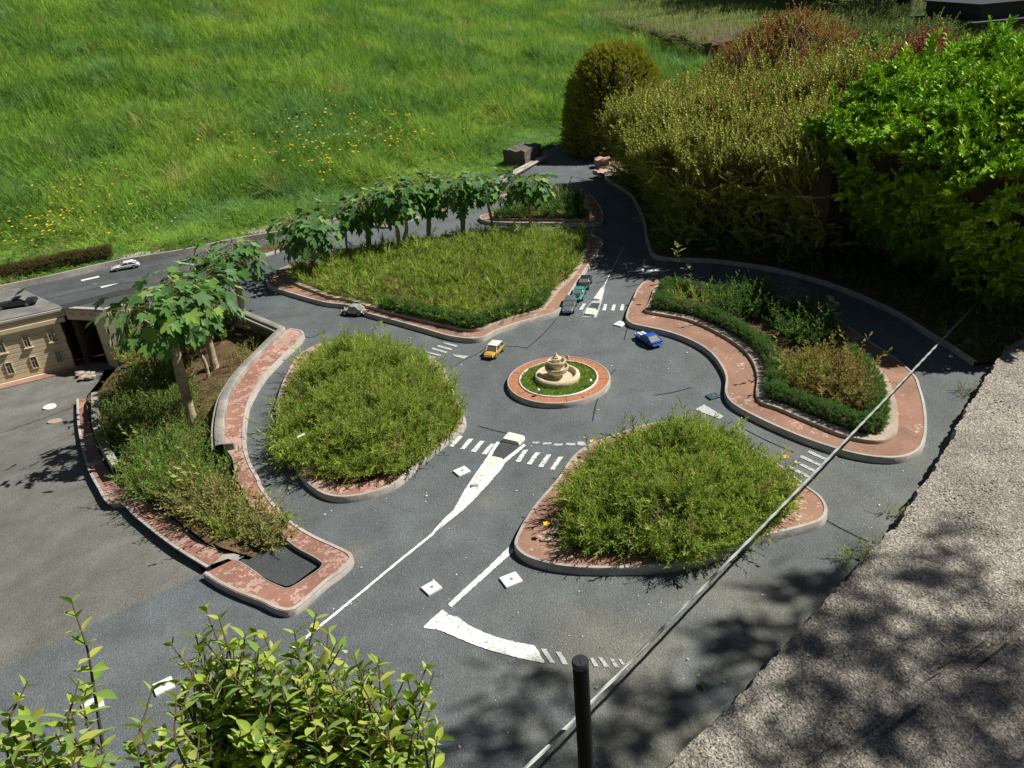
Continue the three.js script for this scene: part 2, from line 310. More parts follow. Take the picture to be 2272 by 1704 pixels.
// ------------------------------------------------------------------ road paint
const paintWork = structure('road_marking', null, null, 'white painted lines and crossings');
function quad(pts, y, mat, name = 'painted_stripe', parent = paintWork) { return part(name, fill(area(pts) < 0 ? pts.slice().reverse() : pts, y), mat, parent); }
function roughQuad(pts, y, mat, seed) {                                 // a stripe with a hand-painted, uneven edge
  const out = [];
  for (let i = 0; i < pts.length; i++) { const a = pts[i], b = pts[(i + 1) % pts.length], n = Math.max(2, Math.round(Math.hypot(b[0] - a[0], b[1] - a[1]) / 0.008)); for (let k = 0; k < n; k++) { const t = k / n; out.push([lerp(a[0], b[0], t) + noise(i * 7 + k * 0.7, seed) * 0.0016, lerp(a[1], b[1], t) + noiseB(i * 7 + k * 0.7, seed) * 0.0016]); } }
  return quad(out, y, mat);
}
let stripeSeed = 1;
const stripes = (mat, ...list) => list.forEach((p) => roughQuad(p, 0.0018, mat, stripeSeed++));
stripes(M.faded, [[-0.229, -2.791], [-0.208, -2.787], [-0.247, -2.712], [-0.262, -2.717]], [[-0.186, -2.763], [-0.167, -2.759], [-0.202, -2.687], [-0.220, -2.692]], [[-0.143, -2.739], [-0.125, -2.734], [-0.159, -2.659], [-0.179, -2.667]], [[-0.102, -2.711], [-0.084, -2.708], [-0.119, -2.636], [-0.138, -2.642]],
  [[0.022, -2.645], [0.040, -2.645], [0.005, -2.564], [-0.012, -2.571]], [[0.065, -2.622], [0.083, -2.619], [0.045, -2.540], [0.028, -2.547]], [[0.105, -2.599], [0.123, -2.597], [0.086, -2.516], [0.068, -2.521]], [[0.147, -2.577], [0.165, -2.574], [0.126, -2.492], [0.109, -2.497]],
  [[0.411, -4.044], [0.426, -4.041], [0.398, -3.962], [0.381, -3.967]], [[0.518, -4.012], [0.533, -4.009], [0.514, -3.925], [0.497, -3.931]], [[0.563, -3.998], [0.578, -3.995], [0.556, -3.913], [0.539, -3.919]], [[0.606, -3.990], [0.620, -3.986], [0.602, -3.905], [0.584, -3.909]]);
const dim = std({ map: fadedMap, color: lin(0.72, 0.73, 0.74) });
stripes(dim, [[-0.314, -3.705], [-0.245, -3.648], [-0.253, -3.634], [-0.322, -3.695]], [[-0.341, -3.676], [-0.270, -3.616], [-0.279, -3.602], [-0.349, -3.662]], [[-0.368, -3.651], [-0.293, -3.587], [-0.302, -3.574], [-0.374, -3.637]], [[-0.394, -3.615], [-0.321, -3.556], [-0.331, -3.547], [-0.399, -3.601]], [[-0.420, -3.591], [-0.347, -3.536], [-0.356, -3.523], [-0.427, -3.578]], [[-0.270, -3.556], [-0.192, -3.519], [-0.215, -3.495], [-0.261, -3.533]],
  [[1.079, -2.502], [1.128, -2.424], [1.116, -2.415], [1.065, -2.493]], [[1.042, -2.475], [1.088, -2.405], [1.077, -2.396], [1.030, -2.464]], [[1.006, -2.448], [1.054, -2.374], [1.043, -2.366], [0.993, -2.437]], [[0.974, -2.419], [1.019, -2.347], [1.008, -2.338], [0.962, -2.410]], [[0.941, -2.392], [0.986, -2.320], [0.977, -2.309], [0.927, -2.382]],
  [[0.714, -2.836], [0.761, -2.868], [0.812, -2.763], [0.792, -2.747]], [[0.061, -2.699], [0.086, -2.694], [0.080, -2.680], [0.057, -2.687]], [[0.101, -2.687], [0.132, -2.681], [0.127, -2.668], [0.096, -2.671]], [[0.143, -2.672], [0.174, -2.665], [0.166, -2.652], [0.136, -2.659]], [[0.187, -2.670], [0.220, -2.660], [0.215, -2.644], [0.182, -2.654]], [[0.230, -2.672], [0.263, -2.662], [0.257, -2.637], [0.224, -2.645]],
  [[0.015, -1.637], [0.030, -1.634], [0.048, -1.580], [0.035, -1.584]], [[0.054, -1.621], [0.068, -1.618], [0.082, -1.573], [0.069, -1.575]], [[0.140, -1.590], [0.150, -1.588], [0.161, -1.557], [0.149, -1.558]], [[0.161, -1.590], [0.174, -1.586], [0.189, -1.550], [0.177, -1.552]], [[0.192, -1.580], [0.203, -1.577], [0.213, -1.548], [0.202, -1.547]], [[0.213, -1.577], [0.223, -1.574], [0.229, -1.557], [0.222, -1.555]]);
stripes(M.paint, [[-2.750, -5.205], [-2.655, -5.261], [-2.635, -5.233], [-2.729, -5.179]], [[-2.623, -5.101], [-2.518, -5.128], [-2.496, -5.107], [-2.593, -5.063]], [[-2.553, -5.032], [-2.466, -5.089], [-2.447, -5.068], [-2.529, -5.006]],
  [[0.805, -4.503], [0.819, -4.500], [0.806, -4.447], [0.793, -4.451]], [[0.834, -4.491], [0.864, -4.469], [0.860, -4.437], [0.824, -4.446]], [[0.871, -4.464], [0.925, -4.437], [0.926, -4.416], [0.868, -4.432]]);
for (let k = 0; k < 4; k++) stripes(dim, [0, 1, 2, 3].map((i) => { const a = [[0.843, -4.660], [0.859, -4.655], [0.855, -4.635], [0.839, -4.639]][i], b = [[0.817, -4.550], [0.834, -4.545], [0.829, -4.526], [0.812, -4.531]][i]; return [lerp(a[0], b[0], k / 3), lerp(a[1], b[1], k / 3)]; }));
// the long line of the front approach, widening into its wedge
roughQuad([[-0.100, -2.667], [-0.077, -2.724], [-0.067, -2.714], [-0.089, -2.660], [-0.101, -2.616], [-0.130, -2.547], [-0.156, -2.496], [-0.185, -2.418], [-0.204, -2.374], [-0.225, -2.320], [-0.250, -2.264], [-0.276, -2.215], [-0.301, -2.170], [-0.404, -2.045], [-0.534, -1.879], [-0.666, -1.715], [-0.673, -1.723], [-0.539, -1.887], [-0.409, -2.054], [-0.306, -2.180], [-0.283, -2.227], [-0.259, -2.269], [-0.236, -2.298], [-0.205, -2.399], [-0.166, -2.498], [-0.119, -2.612]], 0.0018, M.paint, 77);
roughQuad([[0.025, -2.687], [0.033, -2.675], [-0.048, -2.571], [-0.070, -2.519], [-0.106, -2.453], [-0.141, -2.394], [-0.170, -2.344], [-0.199, -2.300], [-0.235, -2.258], [-0.280, -2.200], [-0.250, -2.264], [-0.225, -2.320], [-0.185, -2.418], [-0.171, -2.428], [-0.146, -2.451], [-0.115, -2.504], [-0.084, -2.563], [-0.054, -2.596]], 0.0022, M.paint, 78);
roughQuad([[-0.053, -2.080], [-0.043, -2.067], [-0.043, -2.050], [-0.079, -2.008], [-0.123, -1.956], [-0.165, -1.905], [-0.206, -1.857], [-0.229, -1.825], [-0.241, -1.838], [-0.218, -1.870], [-0.182, -1.914], [-0.131, -1.976], [-0.087, -2.036]], 0.0018, M.paint, 79);
roughQuad([[-0.258, -1.820], [-0.240, -1.803], [-0.246, -1.792], [-0.274, -1.743], [-0.306, -1.752], [-0.306, -1.759]], 0.0018, M.paint, 80);
roughQuad([[-0.240, -1.797], [-0.212, -1.784], [-0.181, -1.749], [-0.134, -1.712], [-0.089, -1.685], [-0.051, -1.668], [-0.003, -1.650], [0.007, -1.631], [0.022, -1.585], [-0.018, -1.598], [-0.068, -1.620], [-0.127, -1.649], [-0.180, -1.681], [-0.227, -1.715], [-0.272, -1.744], [-0.263, -1.767]], 0.0022, M.paint, 81);
// the back approach: a grey bordered splitter and a thin line
roughQuad([[0.610, -4.457], [0.614, -4.452], [0.567, -4.304], [0.559, -4.296]], 0.0018, M.paint, 82);
roughQuad([[0.559, -4.296], [0.565, -4.295], [0.506, -4.029], [0.457, -3.844], [0.387, -3.868], [0.397, -3.927], [0.451, -4.046], [0.472, -4.090], [0.530, -4.241]], 0.0018, dim, 83);
roughQuad([[0.456, -4.041], [0.499, -4.031], [0.475, -3.942], [0.419, -3.964]], 0.003, M.asphaltPlain, 84);
strip([[0.622, -4.483], [0.647, -4.562], [0.686, -4.666], [0.765, -4.907]], 0.006, 0.0018, dim, 'painted_stripe', paintWork);
roughQuad([[-0.059, -2.716], [0.006, -2.675], [-0.056, -2.588], [-0.101, -2.616]], 0.003, M.asphaltPlain, 85);

// raised white splitter blocks
function block(pts, h, mat, label) {
  let r = []; pts = area(pts) < 0 ? pts.slice().reverse() : pts;
  for (let i = 0; i < pts.length; i++) { const a = pts[i], b = pts[(i + 1) % pts.length], c = pts[(i + 2) % pts.length], l1 = Math.hypot(b[0] - a[0], b[1] - a[1]), l2 = Math.hypot(c[0] - b[0], c[1] - b[1]), e = Math.min(0.007, l1 / 3, l2 / 3); for (let k = 0; k <= 4; k++) { const t = k / 4, p0 = [lerp(b[0], a[0], e / l1), lerp(b[1], a[1], e / l1)], p2 = [lerp(b[0], c[0], e / l2), lerp(b[1], c[1], e / l2)]; r.push([(1 - t) ** 2 * p0[0] + 2 * t * (1 - t) * b[0] + t * t * p2[0], (1 - t) ** 2 * p0[1] + 2 * t * (1 - t) * b[1] + t * t * p2[1]]); } }
  const g = merge([sweepRing(r, [[0, 0], [0.001, h * 0.7], [0.004, h]]), fill(inset(r, 0.004), h)]);
  return one('splitter_block', g, mat, label, 'kerb block');
}
block([[-0.058, -2.718], [-0.031, -2.770], [0.034, -2.727], [0.007, -2.678]], 0.016, M.cream, 'thick white block at the head of the front approach, beside the zebra crossing');
block([[-0.099, -2.614], [-0.056, -2.588], [-0.146, -2.425], [-0.180, -2.430]], 0.011, M.cream, 'long white wedge slab narrowing along the front approach line');
block([[0.395, -3.882], [0.419, -3.964], [0.469, -3.935], [0.449, -3.854]], 0.013, M.cream, 'short cream block on the back approach, nearest the roundabout');
block([[0.465, -4.076], [0.528, -4.225], [0.546, -4.209], [0.503, -4.065]], 0.012, M.cream, 'tapering cream slab behind the grey patch of the back approach');

// ------------------------------------------------------------------ pavements and islands
function island(name, pts, o) {
  const g = structure(name, null, null, o.label), r = closedRing(pts, o.n ?? 200), k = o.kerb ?? 0.0115, h = o.h ?? 0.025;
  part('kerb', sweepRing(r, [[0, -0.002], [0.0008, h * 0.84], [0.003, h], [k, h + 0.001], [k + 0.001, h - 0.003]]), o.kerbMat ?? M.kerb, g);
  part('paving', fill(inset(r, k), h - 0.0015), o.pave ?? M.red, g);
  g.userData.ring = null;
  return { g, r, h };
}
function innerBed(isl, pts, o) {                                       // a raised edging and the soil bed inside it
  const r = closedRing(pts, o.n ?? 160), h = o.h ?? 0.012, y = isl.h, w = o.w ?? 0.03;
  part('bed_edging', sweepRing(r, [[0, y - 0.003], [0.0005, y + h * 0.8], [0.002, y + h], [w, y + h], [w + 0.001, y - 0.01]]), o.mat ?? M.ledge, isl.g);
  part('soil', fineFill(inset(r, w), (x, z) => y + h * 0.4 + noise(x * 9, z * 9) * 0.008, 0.05), M.soil, isl.g);
  return r;
}
const treeIsle = island('pavement', [...[[-1.447, -4.845], [-1.398, -4.705], [-1.239, -4.544], [-0.995, -4.333]], ...[[-0.862, -4.260], [-0.732, -4.113], [-0.613, -4.010], [-0.495, -3.906], [-0.389, -3.812], [-0.305, -3.735], [-0.231, -3.686], [-0.167, -3.662], [-0.120, -3.670], [-0.063, -3.729], [0.020, -3.788], [0.147, -3.852], [0.216, -3.879], [0.274, -3.925], [0.325, -4.057], [0.402, -4.284], [0.483, -4.506], [0.541, -4.665]], ...[[0.558, -4.714], [0.648, -4.977], [0.640, -5.061], [0.606, -5.134], [0.498, -5.252], [0.375, -5.322], [0.248, -5.376]], ...[[0.097, -5.432], [-0.058, -5.439], [-0.251, -5.414], [-0.405, -5.395], [-0.578, -5.381], [-0.764, -5.325], [-0.915, -5.306], [-1.017, -5.289], [-1.133, -5.246], [-1.259, -5.164], [-1.336, -5.086], [-1.402, -5.007]], ...[[-1.442, -4.947]]], { n: 320, label: 'red paved island under the row of trees' });
const treeBed = innerBed(treeIsle, [...[[-1.290, -4.866], [-1.246, -4.696], [-1.121, -4.542], [-0.941, -4.357]], ...[[-0.908, -4.349], [-0.723, -4.172], [-0.498, -3.983], [-0.306, -3.833], [-0.190, -3.752], [-0.126, -3.752], [-0.060, -3.799], [0.050, -3.870], [0.187, -3.937], [0.228, -4.019], [0.306, -4.217], [0.371, -4.329], [0.476, -4.608]], ...[[0.524, -4.771], [0.565, -4.953], [0.560, -5.067], [0.489, -5.162], [0.366, -5.209], [0.242, -5.268]], ...[[-0.058, -5.321], [-0.248, -5.294], [-0.399, -5.275], [-0.568, -5.262], [-0.750, -5.204], [-0.897, -5.180], [-1.108, -5.107], [-1.226, -4.999]]], { n: 280, w: 0.028 });
const eastIsle = island('pavement', [...[[0.589, -3.745], [0.608, -3.677], [0.676, -3.616], [0.751, -3.550], [0.835, -3.436], [0.887, -3.304], [0.901, -3.159], [0.893, -3.049], [0.854, -2.911], [0.855, -2.832], [0.890, -2.747], [0.972, -2.612], [1.066, -2.490], [1.162, -2.400], [1.241, -2.357], [1.317, -2.347], [1.388, -2.378], [1.446, -2.449], [1.503, -2.554], [1.567, -2.702], [1.610, -2.829]], ...[[1.629, -2.890], [1.633, -3.056], [1.592, -3.282], [1.552, -3.555], [1.463, -3.743], [1.385, -3.873], [1.299, -3.976], [1.184, -4.052], [1.038, -4.163], [0.940, -4.239]], ...[[0.780, -4.240], [0.721, -4.154], [0.667, -4.009], [0.611, -3.849]]], { n: 300, label: 'red paved island with the clipped green border' });
const eastBed = innerBed(eastIsle, [...[[0.691, -3.803], [0.714, -3.863], [0.750, -3.956], [0.797, -4.096], [0.820, -4.132], [0.854, -4.138]], ...[[0.938, -4.111], [1.047, -4.023], [1.152, -3.938], [1.255, -3.833], [1.339, -3.736], [1.413, -3.603], [1.459, -3.416], [1.496, -3.228], [1.516, -3.059], [1.510, -2.908], [1.465, -2.735], [1.412, -2.592], [1.354, -2.484], [1.292, -2.443], [1.238, -2.453], [1.171, -2.503], [1.092, -2.611], [1.010, -2.732], [0.964, -2.787], [0.961, -2.848], [1.012, -3.004], [1.036, -3.155], [1.026, -3.292], [0.970, -3.466], [0.874, -3.644], [0.772, -3.729]]], { n: 260, w: 0.045, h: 0.012 });
const westIsle = island('pavement', [...[[-1.014, -3.107], [-1.032, -3.244], [-1.039, -3.472], [-1.010, -3.681], [-0.937, -3.769], [-0.840, -3.776], [-0.739, -3.753]], ...[[-0.775, -3.747], [-0.622, -3.676], [-0.472, -3.588], [-0.358, -3.475], [-0.301, -3.386], [-0.284, -3.291], [-0.243, -3.098], [-0.210, -2.949], [-0.196, -2.873], [-0.211, -2.811], [-0.273, -2.722], [-0.360, -2.597], [-0.440, -2.463], [-0.522, -2.415], [-0.606, -2.400], [-0.665, -2.413]], ...[[-0.714, -2.446], [-0.781, -2.528], [-0.834, -2.628], [-0.911, -2.811]]], { n: 240, pave: M.pink, label: 'pink worn island under the left round bush' });
const southIsle = island('pavement', [[-0.038, -2.055], [-0.020, -2.128], [0.031, -2.241], [0.122, -2.391], [0.203, -2.544], [0.265, -2.605], [0.374, -2.663], [0.507, -2.717], [0.597, -2.723], [0.695, -2.684], [0.801, -2.558], [0.904, -2.355], [0.942, -2.236], [0.968, -2.164], [0.963, -2.099], [0.928, -2.045], [0.864, -2.019], [0.709, -1.984], [0.551, -1.920], [0.421, -1.895], [0.285, -1.898], [0.136, -1.922], [0.055, -1.952], [-0.012, -2.000]], { n: 220, h: 0.028, label: 'red paved island under the right round bush' });
part('bed_edging', sweepRing(inset(southIsle.r, 0.105), [[0, 0.025], [0.001, 0.032], [0.02, 0.033], [0.021, 0.02]]), M.ledge, southIsle.g);
part('soil', fineFill(inset(southIsle.r, 0.124), (x, z) => 0.031 + noise(x * 9, z * 9) * 0.004, 0.05), M.soil, southIsle.g);
part('soil', fineFill(inset(westIsle.r, 0.08), (x, z) => 0.029 + noise(x * 9, z * 9) * 0.003, 0.05), M.soil, westIsle.g);
const farIsle = island('pavement', [...[[-0.125, -5.822], [-0.075, -5.863], [0.033, -5.915], [0.218, -6.016], [0.371, -6.118], [0.467, -6.201], [0.589, -6.224], [0.676, -6.200], [0.714, -6.146], [0.738, -5.939], [0.741, -5.674], [0.724, -5.482], [0.701, -5.413], [0.645, -5.384], [0.517, -5.428], [0.258, -5.519], [0.058, -5.592], [-0.077, -5.663], [-0.125, -5.747]]], { n: 180, label: 'small wedge shaped island at the far fork' });
const farBed = innerBed(farIsle, [...[[-0.024, -5.700], [0.031, -5.814], [0.211, -5.886], [0.392, -6.003], [0.517, -6.102], [0.604, -6.086], [0.628, -5.883], [0.631, -5.647], [0.620, -5.503], [0.576, -5.469], [0.394, -5.526], [0.128, -5.613], [0.006, -5.659]]], { n: 140, w: 0.02 });
const medianL = island('pavement', [[-0.911, -5.906], [-0.868, -5.948], [-0.729, -6.037], [-0.625, -6.082], [-0.416, -6.206], [-0.199, -6.309], [0.026, -6.450], [0.129, -6.495], [0.138, -6.433], [-0.088, -6.293], [-0.306, -6.157], [-0.464, -6.061], [-0.615, -5.933], [-0.713, -5.845], [-0.789, -5.779], [-0.876, -5.823]], { n: 160, h: 0.018, label: 'thin grass median of the upper road' });
const medianFar = island('pavement', [[-1.674, -5.456], [-1.575, -5.538], [-1.439, -5.596], [-1.355, -5.628], [-1.321, -5.562], [-1.331, -5.501], [-1.459, -5.452], [-1.542, -5.389], [-1.634, -5.330]], { n: 100, h: 0.018, label: 'thin grass median behind the left trees' });

// the kerb at the foot of the bank
{
  const l = openLine(verge, 140);
  const g = structure('kerb', null, null, 'pinkish kerb along the foot of the grass bank');
  const w = (i) => 1;
  part('kerb_face', sweepRing(l, [[0, -0.004], [0, 0.024], [0.003, 0.027], [0.016, 0.028]], false, false), M.kerb, g);
  part('paving', sweepRing(l, [[0.016, 0.0275], [0.055, 0.0285]], false, false), M.kerbPink, g);
  part('back_edging', sweepRing(l, [[0.055, 0.028], [0.056, 0.04], [0.07, 0.041], [0.072, -0.05]], false, false), M.kerb, g);
}
// wide pale kerb end by the far stone block
quad([[0.098, -6.978], [0.433, -7.565], [0.488, -7.501], [0.161, -6.895]], 0.035, M.kerb, 'kerb_end', structure('kerb', null, null, 'pale kerb end by the far stone block'));

// ------------------------------------------------------------------ the ring of the roundabout
const RC = [0.202, -3.165];
{
  const g = structure('traffic_circle', null, null, 'round traffic island with a gravel red ring and a grass disc');
  const circle = (r, n = 120) => Array.from({ length: n }, (_, i) => [RC[0] + Math.cos(i / n * 6.28319) * r, RC[1] + Math.sin(i / n * 6.28319) * r]);
  part('kerb', sweepRing(circle(0.224), [[0, -0.002], [0.0005, 0.02], [0.003, 0.024], [0.008, 0.0245], [0.0085, 0.018]]), M.kerb, g);
  const ringMap = texture(512, 0.2, true, (u, v, i, j) => { const a = pn(u, v, 110, 201), b = pn(u, v, 60, 202); const c = mix3([136, 78, 52], [206, 148, 108], clamp(a * 0.8 + b * 0.3 + (hash2(i, j, 8) - 0.5) * 0.3 - 0.05)); return a > 0.9 ? [226, 196, 160] : c; });
  const ringMat = std({ map: ringMap, bumpMap: pathBump, bumpScale: 0.003 });
  const cuts = [0.2, 1.15, 1.5, 2.6, 3.6, 4.7, 5.6].map((a) => a);
  cuts.forEach((a, i) => {
    const b = cuts[(i + 1) % cuts.length] + (i === cuts.length - 1 ? 6.28319 : 0), n = 24, pos = [], idx = [];
    for (let k = 0; k <= n; k++) { const t = lerp(a + 0.006, b - 0.006, k / n); for (const [r, y] of [[0.2152, 0.017], [0.215, 0.0225], [0.172, 0.0235], [0.1718, 0.017]]) pos.push(RC[0] + Math.cos(t) * r, y, RC[1] + Math.sin(t) * r); if (k) for (let q = 0; q < 3; q++) { const o = (k - 1) * 4 + q; idx.push(o, o + 1, o + 4, o + 1, o + 5, o + 4); } }
    part('paving_segment', toCreasedNormals(geometry(pos, idx), 0.6), ringMat, g);
  });
  part('inner_kerb', sweepRing(circle(0.1715), [[0, 0.018], [0.0005, 0.027], [0.002, 0.0285], [0.006, 0.0285], [0.0065, 0.02]]), M.white, g);
  part('bed', fill(circle(0.166), 0.022), std({ color: lin(0.18, 0.26, 0.04), roughness: 1 }), g);
}

// ------------------------------------------------------------------ the sloping bed on the left, its pavements and walls
function ribbon(a, b, n, mat, name, parent, dy = 0) {
  const p = openLine(a, n), q = openLine(b, n), pos = [], idx = [];
  p.forEach((s, i) => { const e = q[i]; pos.push(s[0], s[2] + dy, s[1], e[0], e[2] + dy, e[1]); if (i) { const o = i * 2; idx.push(o - 2, o - 1, o, o - 1, o + 1, o); } });
  return part(name, geometry(pos, idx), mat, parent);
}
const lift = (l, y) => l.map((p) => [p[0], p[1], (p[2] ?? 0) + y]);
const bedPave = structure('pavement', null, null, 'red pavement looping round the sloping tree bed');
const rightOuter = lift([...[[-1.111, -3.996], [-1.062, -3.964], [-1.039, -3.913], [-1.040, -3.847], [-1.086, -3.667], [-1.130, -3.476], [-1.142, -3.330], [-1.141, -3.177], [-1.119, -3.030], [-1.088, -2.893], [-1.060, -2.797], [-1.010, -2.677], [-0.948, -2.557]], ...[[-0.946, -2.546], [-0.871, -2.414], [-0.771, -2.279], [-0.687, -2.198], [-0.610, -2.138], [-0.559, -2.096], [-0.544, -2.072], [-0.546, -2.046], [-0.568, -2.004], [-0.604, -1.964], [-0.638, -1.913], [-0.670, -1.864], [-0.690, -1.847], [-0.714, -1.846], [-0.750, -1.863], [-0.794, -1.895]], ...[[-0.880, -1.947], [-0.954, -2.000], [-1.011, -2.049]]], 0.025);
const rightInner = lift([...[[-1.128, -4.005], [-1.140, -3.993], [-1.149, -3.971], [-1.186, -3.786], [-1.232, -3.546], [-1.246, -3.378], [-1.241, -3.229], [-1.210, -3.048], [-1.181, -2.935], [-1.148, -2.829], [-1.097, -2.737], [-1.058, -2.633]], ...[[-0.907, -2.338], [-0.854, -2.274], [-0.777, -2.190], [-0.731, -2.141], [-0.652, -2.072], [-0.635, -2.051], [-0.640, -2.025], [-0.672, -1.989], [-0.707, -1.952], [-0.726, -1.943], [-0.759, -1.960], [-0.805, -1.994]], ...[[-0.847, -2.036], [-0.900, -2.085], [-0.932, -2.107]]], 0.025);
{ // paving between kerb and wall
  const inner = rightInner, outer = rightOuter;
  const all = [...openLine(outer, 150), ...openLine(inner, 150).reverse()];
  part('paving', fill(all.map((p) => [p[0], p[1]]), 0.0235), M.pink, bedPave);
  const l = openLine(outer, 180);
  part('kerb', sweepRing(l.map((p) => [p[0], p[1], 0]), [[0, -0.003], [0, 0.021], [-0.003, 0.0255], [-0.013, 0.026], [-0.0135, 0.02]].map(([o, y]) => [-o, y]), false), M.kerb, bedPave);
  part('inner_face', sweepRing(openLine(inner, 160).map((p) => [p[0], p[1], 0]), [[0, 0.0245], [-0.004, 0.024], [-0.004, -0.09]].map(([o, y]) => [-o, y]), false), M.concrete, bedPave);
}
const leftOuter = [...[[-1.001, -2.089]].map((p) => [...p, 0.02]), ...[[-1.117, -2.190, 0.015], [-1.230, -2.306, -0.002], [-1.387, -2.483, -0.034], [-1.519, -2.634, -0.063]], ...[[-1.541, -2.626, -0.063], [-1.687, -2.822, -0.099], [-1.836, -3.053, -0.140], [-2.019, -3.377, -0.196], [-2.191, -3.702, -0.250], [-2.376, -4.077, -0.312]]];
const leftInner = [...[[-0.974, -2.152]].map((p) => [...p, 0.02]), ...[[-1.059, -2.215, 0.016], [-1.165, -2.332, -0.000], [-1.293, -2.475, -0.025], [-1.401, -2.593, -0.048]], ...[[-1.494, -2.689, -0.067], [-1.665, -2.894, -0.107], [-1.847, -3.171, -0.156], [-1.994, -3.423, -0.199], [-2.128, -3.677, -0.242], [-2.306, -4.047, -0.303]]];
ribbon(leftOuter, leftInner, 80, M.pink, 'paving', bedPave, 0.0015);
part('kerb', sweepRing(openLine(leftOuter, 90), [[0, -0.028], [0, 0.0], [0.003, 0.003], [0.012, 0.0035], [0.0125, -0.002]].map(([o, y]) => [-o, y]), false), M.kerb, bedPave);
part('inner_face', sweepRing(openLine(leftInner, 90), [[0, 0.0035], [0.004, 0.004], [0.005, -0.05]].map(([o, y]) => [-o, y]), false), M.concrete, bedPave);
// soil of the sloping bed, its height carried in from the edges
const bedKnown = [...innerWall.map((p) => [p[0], p[1], -0.075]), ...paveInner.map((p) => [p[0], p[1], -0.03]), ...leftInner.map((p) => [p[0], p[1], p[2] + 0.02]), ...[[-2.380, -4.534]].map((p) => [...p, -0.29]), ...[[-2.196, -4.751], [-1.961, -4.874]].map((p) => [...p, -0.2])];
const leftWallTop = [[-2.206, -3.937, -0.228], [-2.112, -3.740, -0.195], [-2.026, -3.559, -0.166], [-1.953, -3.409, -0.141], [-1.839, -3.209, -0.107], [-1.724, -3.024, -0.075], [-1.615, -2.858, -0.045]];
leftWallTop.forEach((p) => bedKnown.push([p[0] + 0.06, p[1], p[2] - 0.02], [p[0] + 0.06, p[1], p[2] - 0.02]));
function bedY(x, z) { let a = 0, w = 0; for (const k of bedKnown) { const q = 1 / ((x - k[0]) ** 2 + (z - k[1]) ** 2 + 0.002) ** 1.5; a += q * k[2]; w += q; } return a / w + noise(x * 7, z * 7) * 0.012; }
const bedRing = [...innerWall, ...openLine(rightInner, 60).filter((p, i) => i > 26 && i < 49), ...openLine(leftInner, 60)].map((p) => [p[0], p[1]]);
{
  const far = [[-2.26, -4.1], [-2.2, -4.64], [-1.9, -4.64]];
  const g = fineFill([...bedRing, ...far], bedY, 0.07);
  structure('planting_bed', g, M.soil, 'sloping earth bed under the left trees');
}
quad([...[[-0.646, -2.074], [-0.718, -1.984], [-0.738, -1.977], [-0.772, -1.994], [-0.818, -2.028], [-0.866, -2.065]], ...[[-0.940, -2.136], [-0.889, -2.122], [-0.852, -2.166], [-0.812, -2.178], [-0.739, -2.161]], ...[[-0.740, -2.163], [-0.661, -2.100]]], 0.006, M.asphaltPlain, 'asphalt_patch', bedPave);
quad([[-1.006, -2.098], [-0.980, -2.167], [-0.904, -2.127], [-0.925, -2.107], [-0.955, -2.123]], 0.017, M.concrete, 'mortar_patch', bedPave);
const wallA = thing('retaining_wall', 'pale grey concrete wall around the upper right side of the sloping tree bed', 'wall');
part('wall_top', sweepRing(openLine(innerWall, 120), [[0.003, -0.14], [0.002, 0.044], [-0.001, 0.047], [-0.03, 0.048], [-0.034, 0.045], [-0.035, 0.034], [-0.05, 0.033], [-0.051, 0.02]].map(([o, y]) => [-o, y]), false), M.concrete, wallA);
{ const a = innerWall[innerWall.length - 1], b = [[-1.109, -2.810]][0]; const m = [(a[0] + b[0]) / 2, (a[1] + b[1]) / 2]; part('end_block', box(Math.hypot(b[0] - a[0], b[1] - a[1]) + 0.006, 0.17, 0.012, 0, 0, 0, 0.002).rotateY(-Math.atan2(b[1] - a[1], b[0] - a[0])).translate(m[0], -0.034, m[1] + 0.004), M.concrete, wallA); }
const wallB = thing('retaining_wall', 'short curved concrete wall beside the lower street', 'wall');
part('wall_top', sweepRing(openLine(leftWallTop, 60), [[-0.016, -0.1], [-0.016, 0.012], [-0.014, 0.015], [0.014, 0.015], [0.016, 0.012], [0.016, -0.1]], false), M.concrete, wallB);

// ------------------------------------------------------------------ path and verge on the right
const pathEdge = [[-0.35, -0.62], ...[[0.270, -1.198], [0.429, -1.339], [0.544, -1.439], [0.699, -1.582], [0.828, -1.696], [0.951, -1.809], [1.123, -1.960], [1.221, -2.072]], ...[[1.288, -2.148], [1.400, -2.266], [1.626, -2.537], [1.781, -2.713], [2.012, -2.974]], [2.05, -3.02]];
{
  const l = [];
  openLine(pathEdge, 260).forEach((p, i) => l.push([p[0] + noise(i * 0.35, 3) * 0.007 + noise(i * 0.09, 8) * 0.008, p[1] + noise(i * 0.35, 30) * 0.007]));
  const ring = [...l, [2.5, -3.3], [4.5, -3.3], [4.5, 0.8], [-1.6, 0.8]];
  const g = structure('path', null, null, 'exposed aggregate footpath');
  part('path_surface', fineFill(ring, (x, z) => 0.062 + noise(x * 5, z * 5) * 0.003, 0.06), M.path, g);
  part('path_edge', sweepRing(l, [[0, 0.061], [-0.004, 0.05], [-0.006, -0.01]], false), M.path, g);
}
const hedgeFoot = [...[[0.863, -6.884], [0.909, -6.526], [0.994, -6.098], [0.997, -5.820], [0.966, -5.336]], ...[[0.908, -4.886]], ...[[0.918, -4.628], [1.210, -4.485], [1.439, -4.313], [1.629, -4.082], [1.768, -3.787], [1.848, -3.516], [1.869, -3.322], [1.895, -3.159], [1.911, -2.991]]];
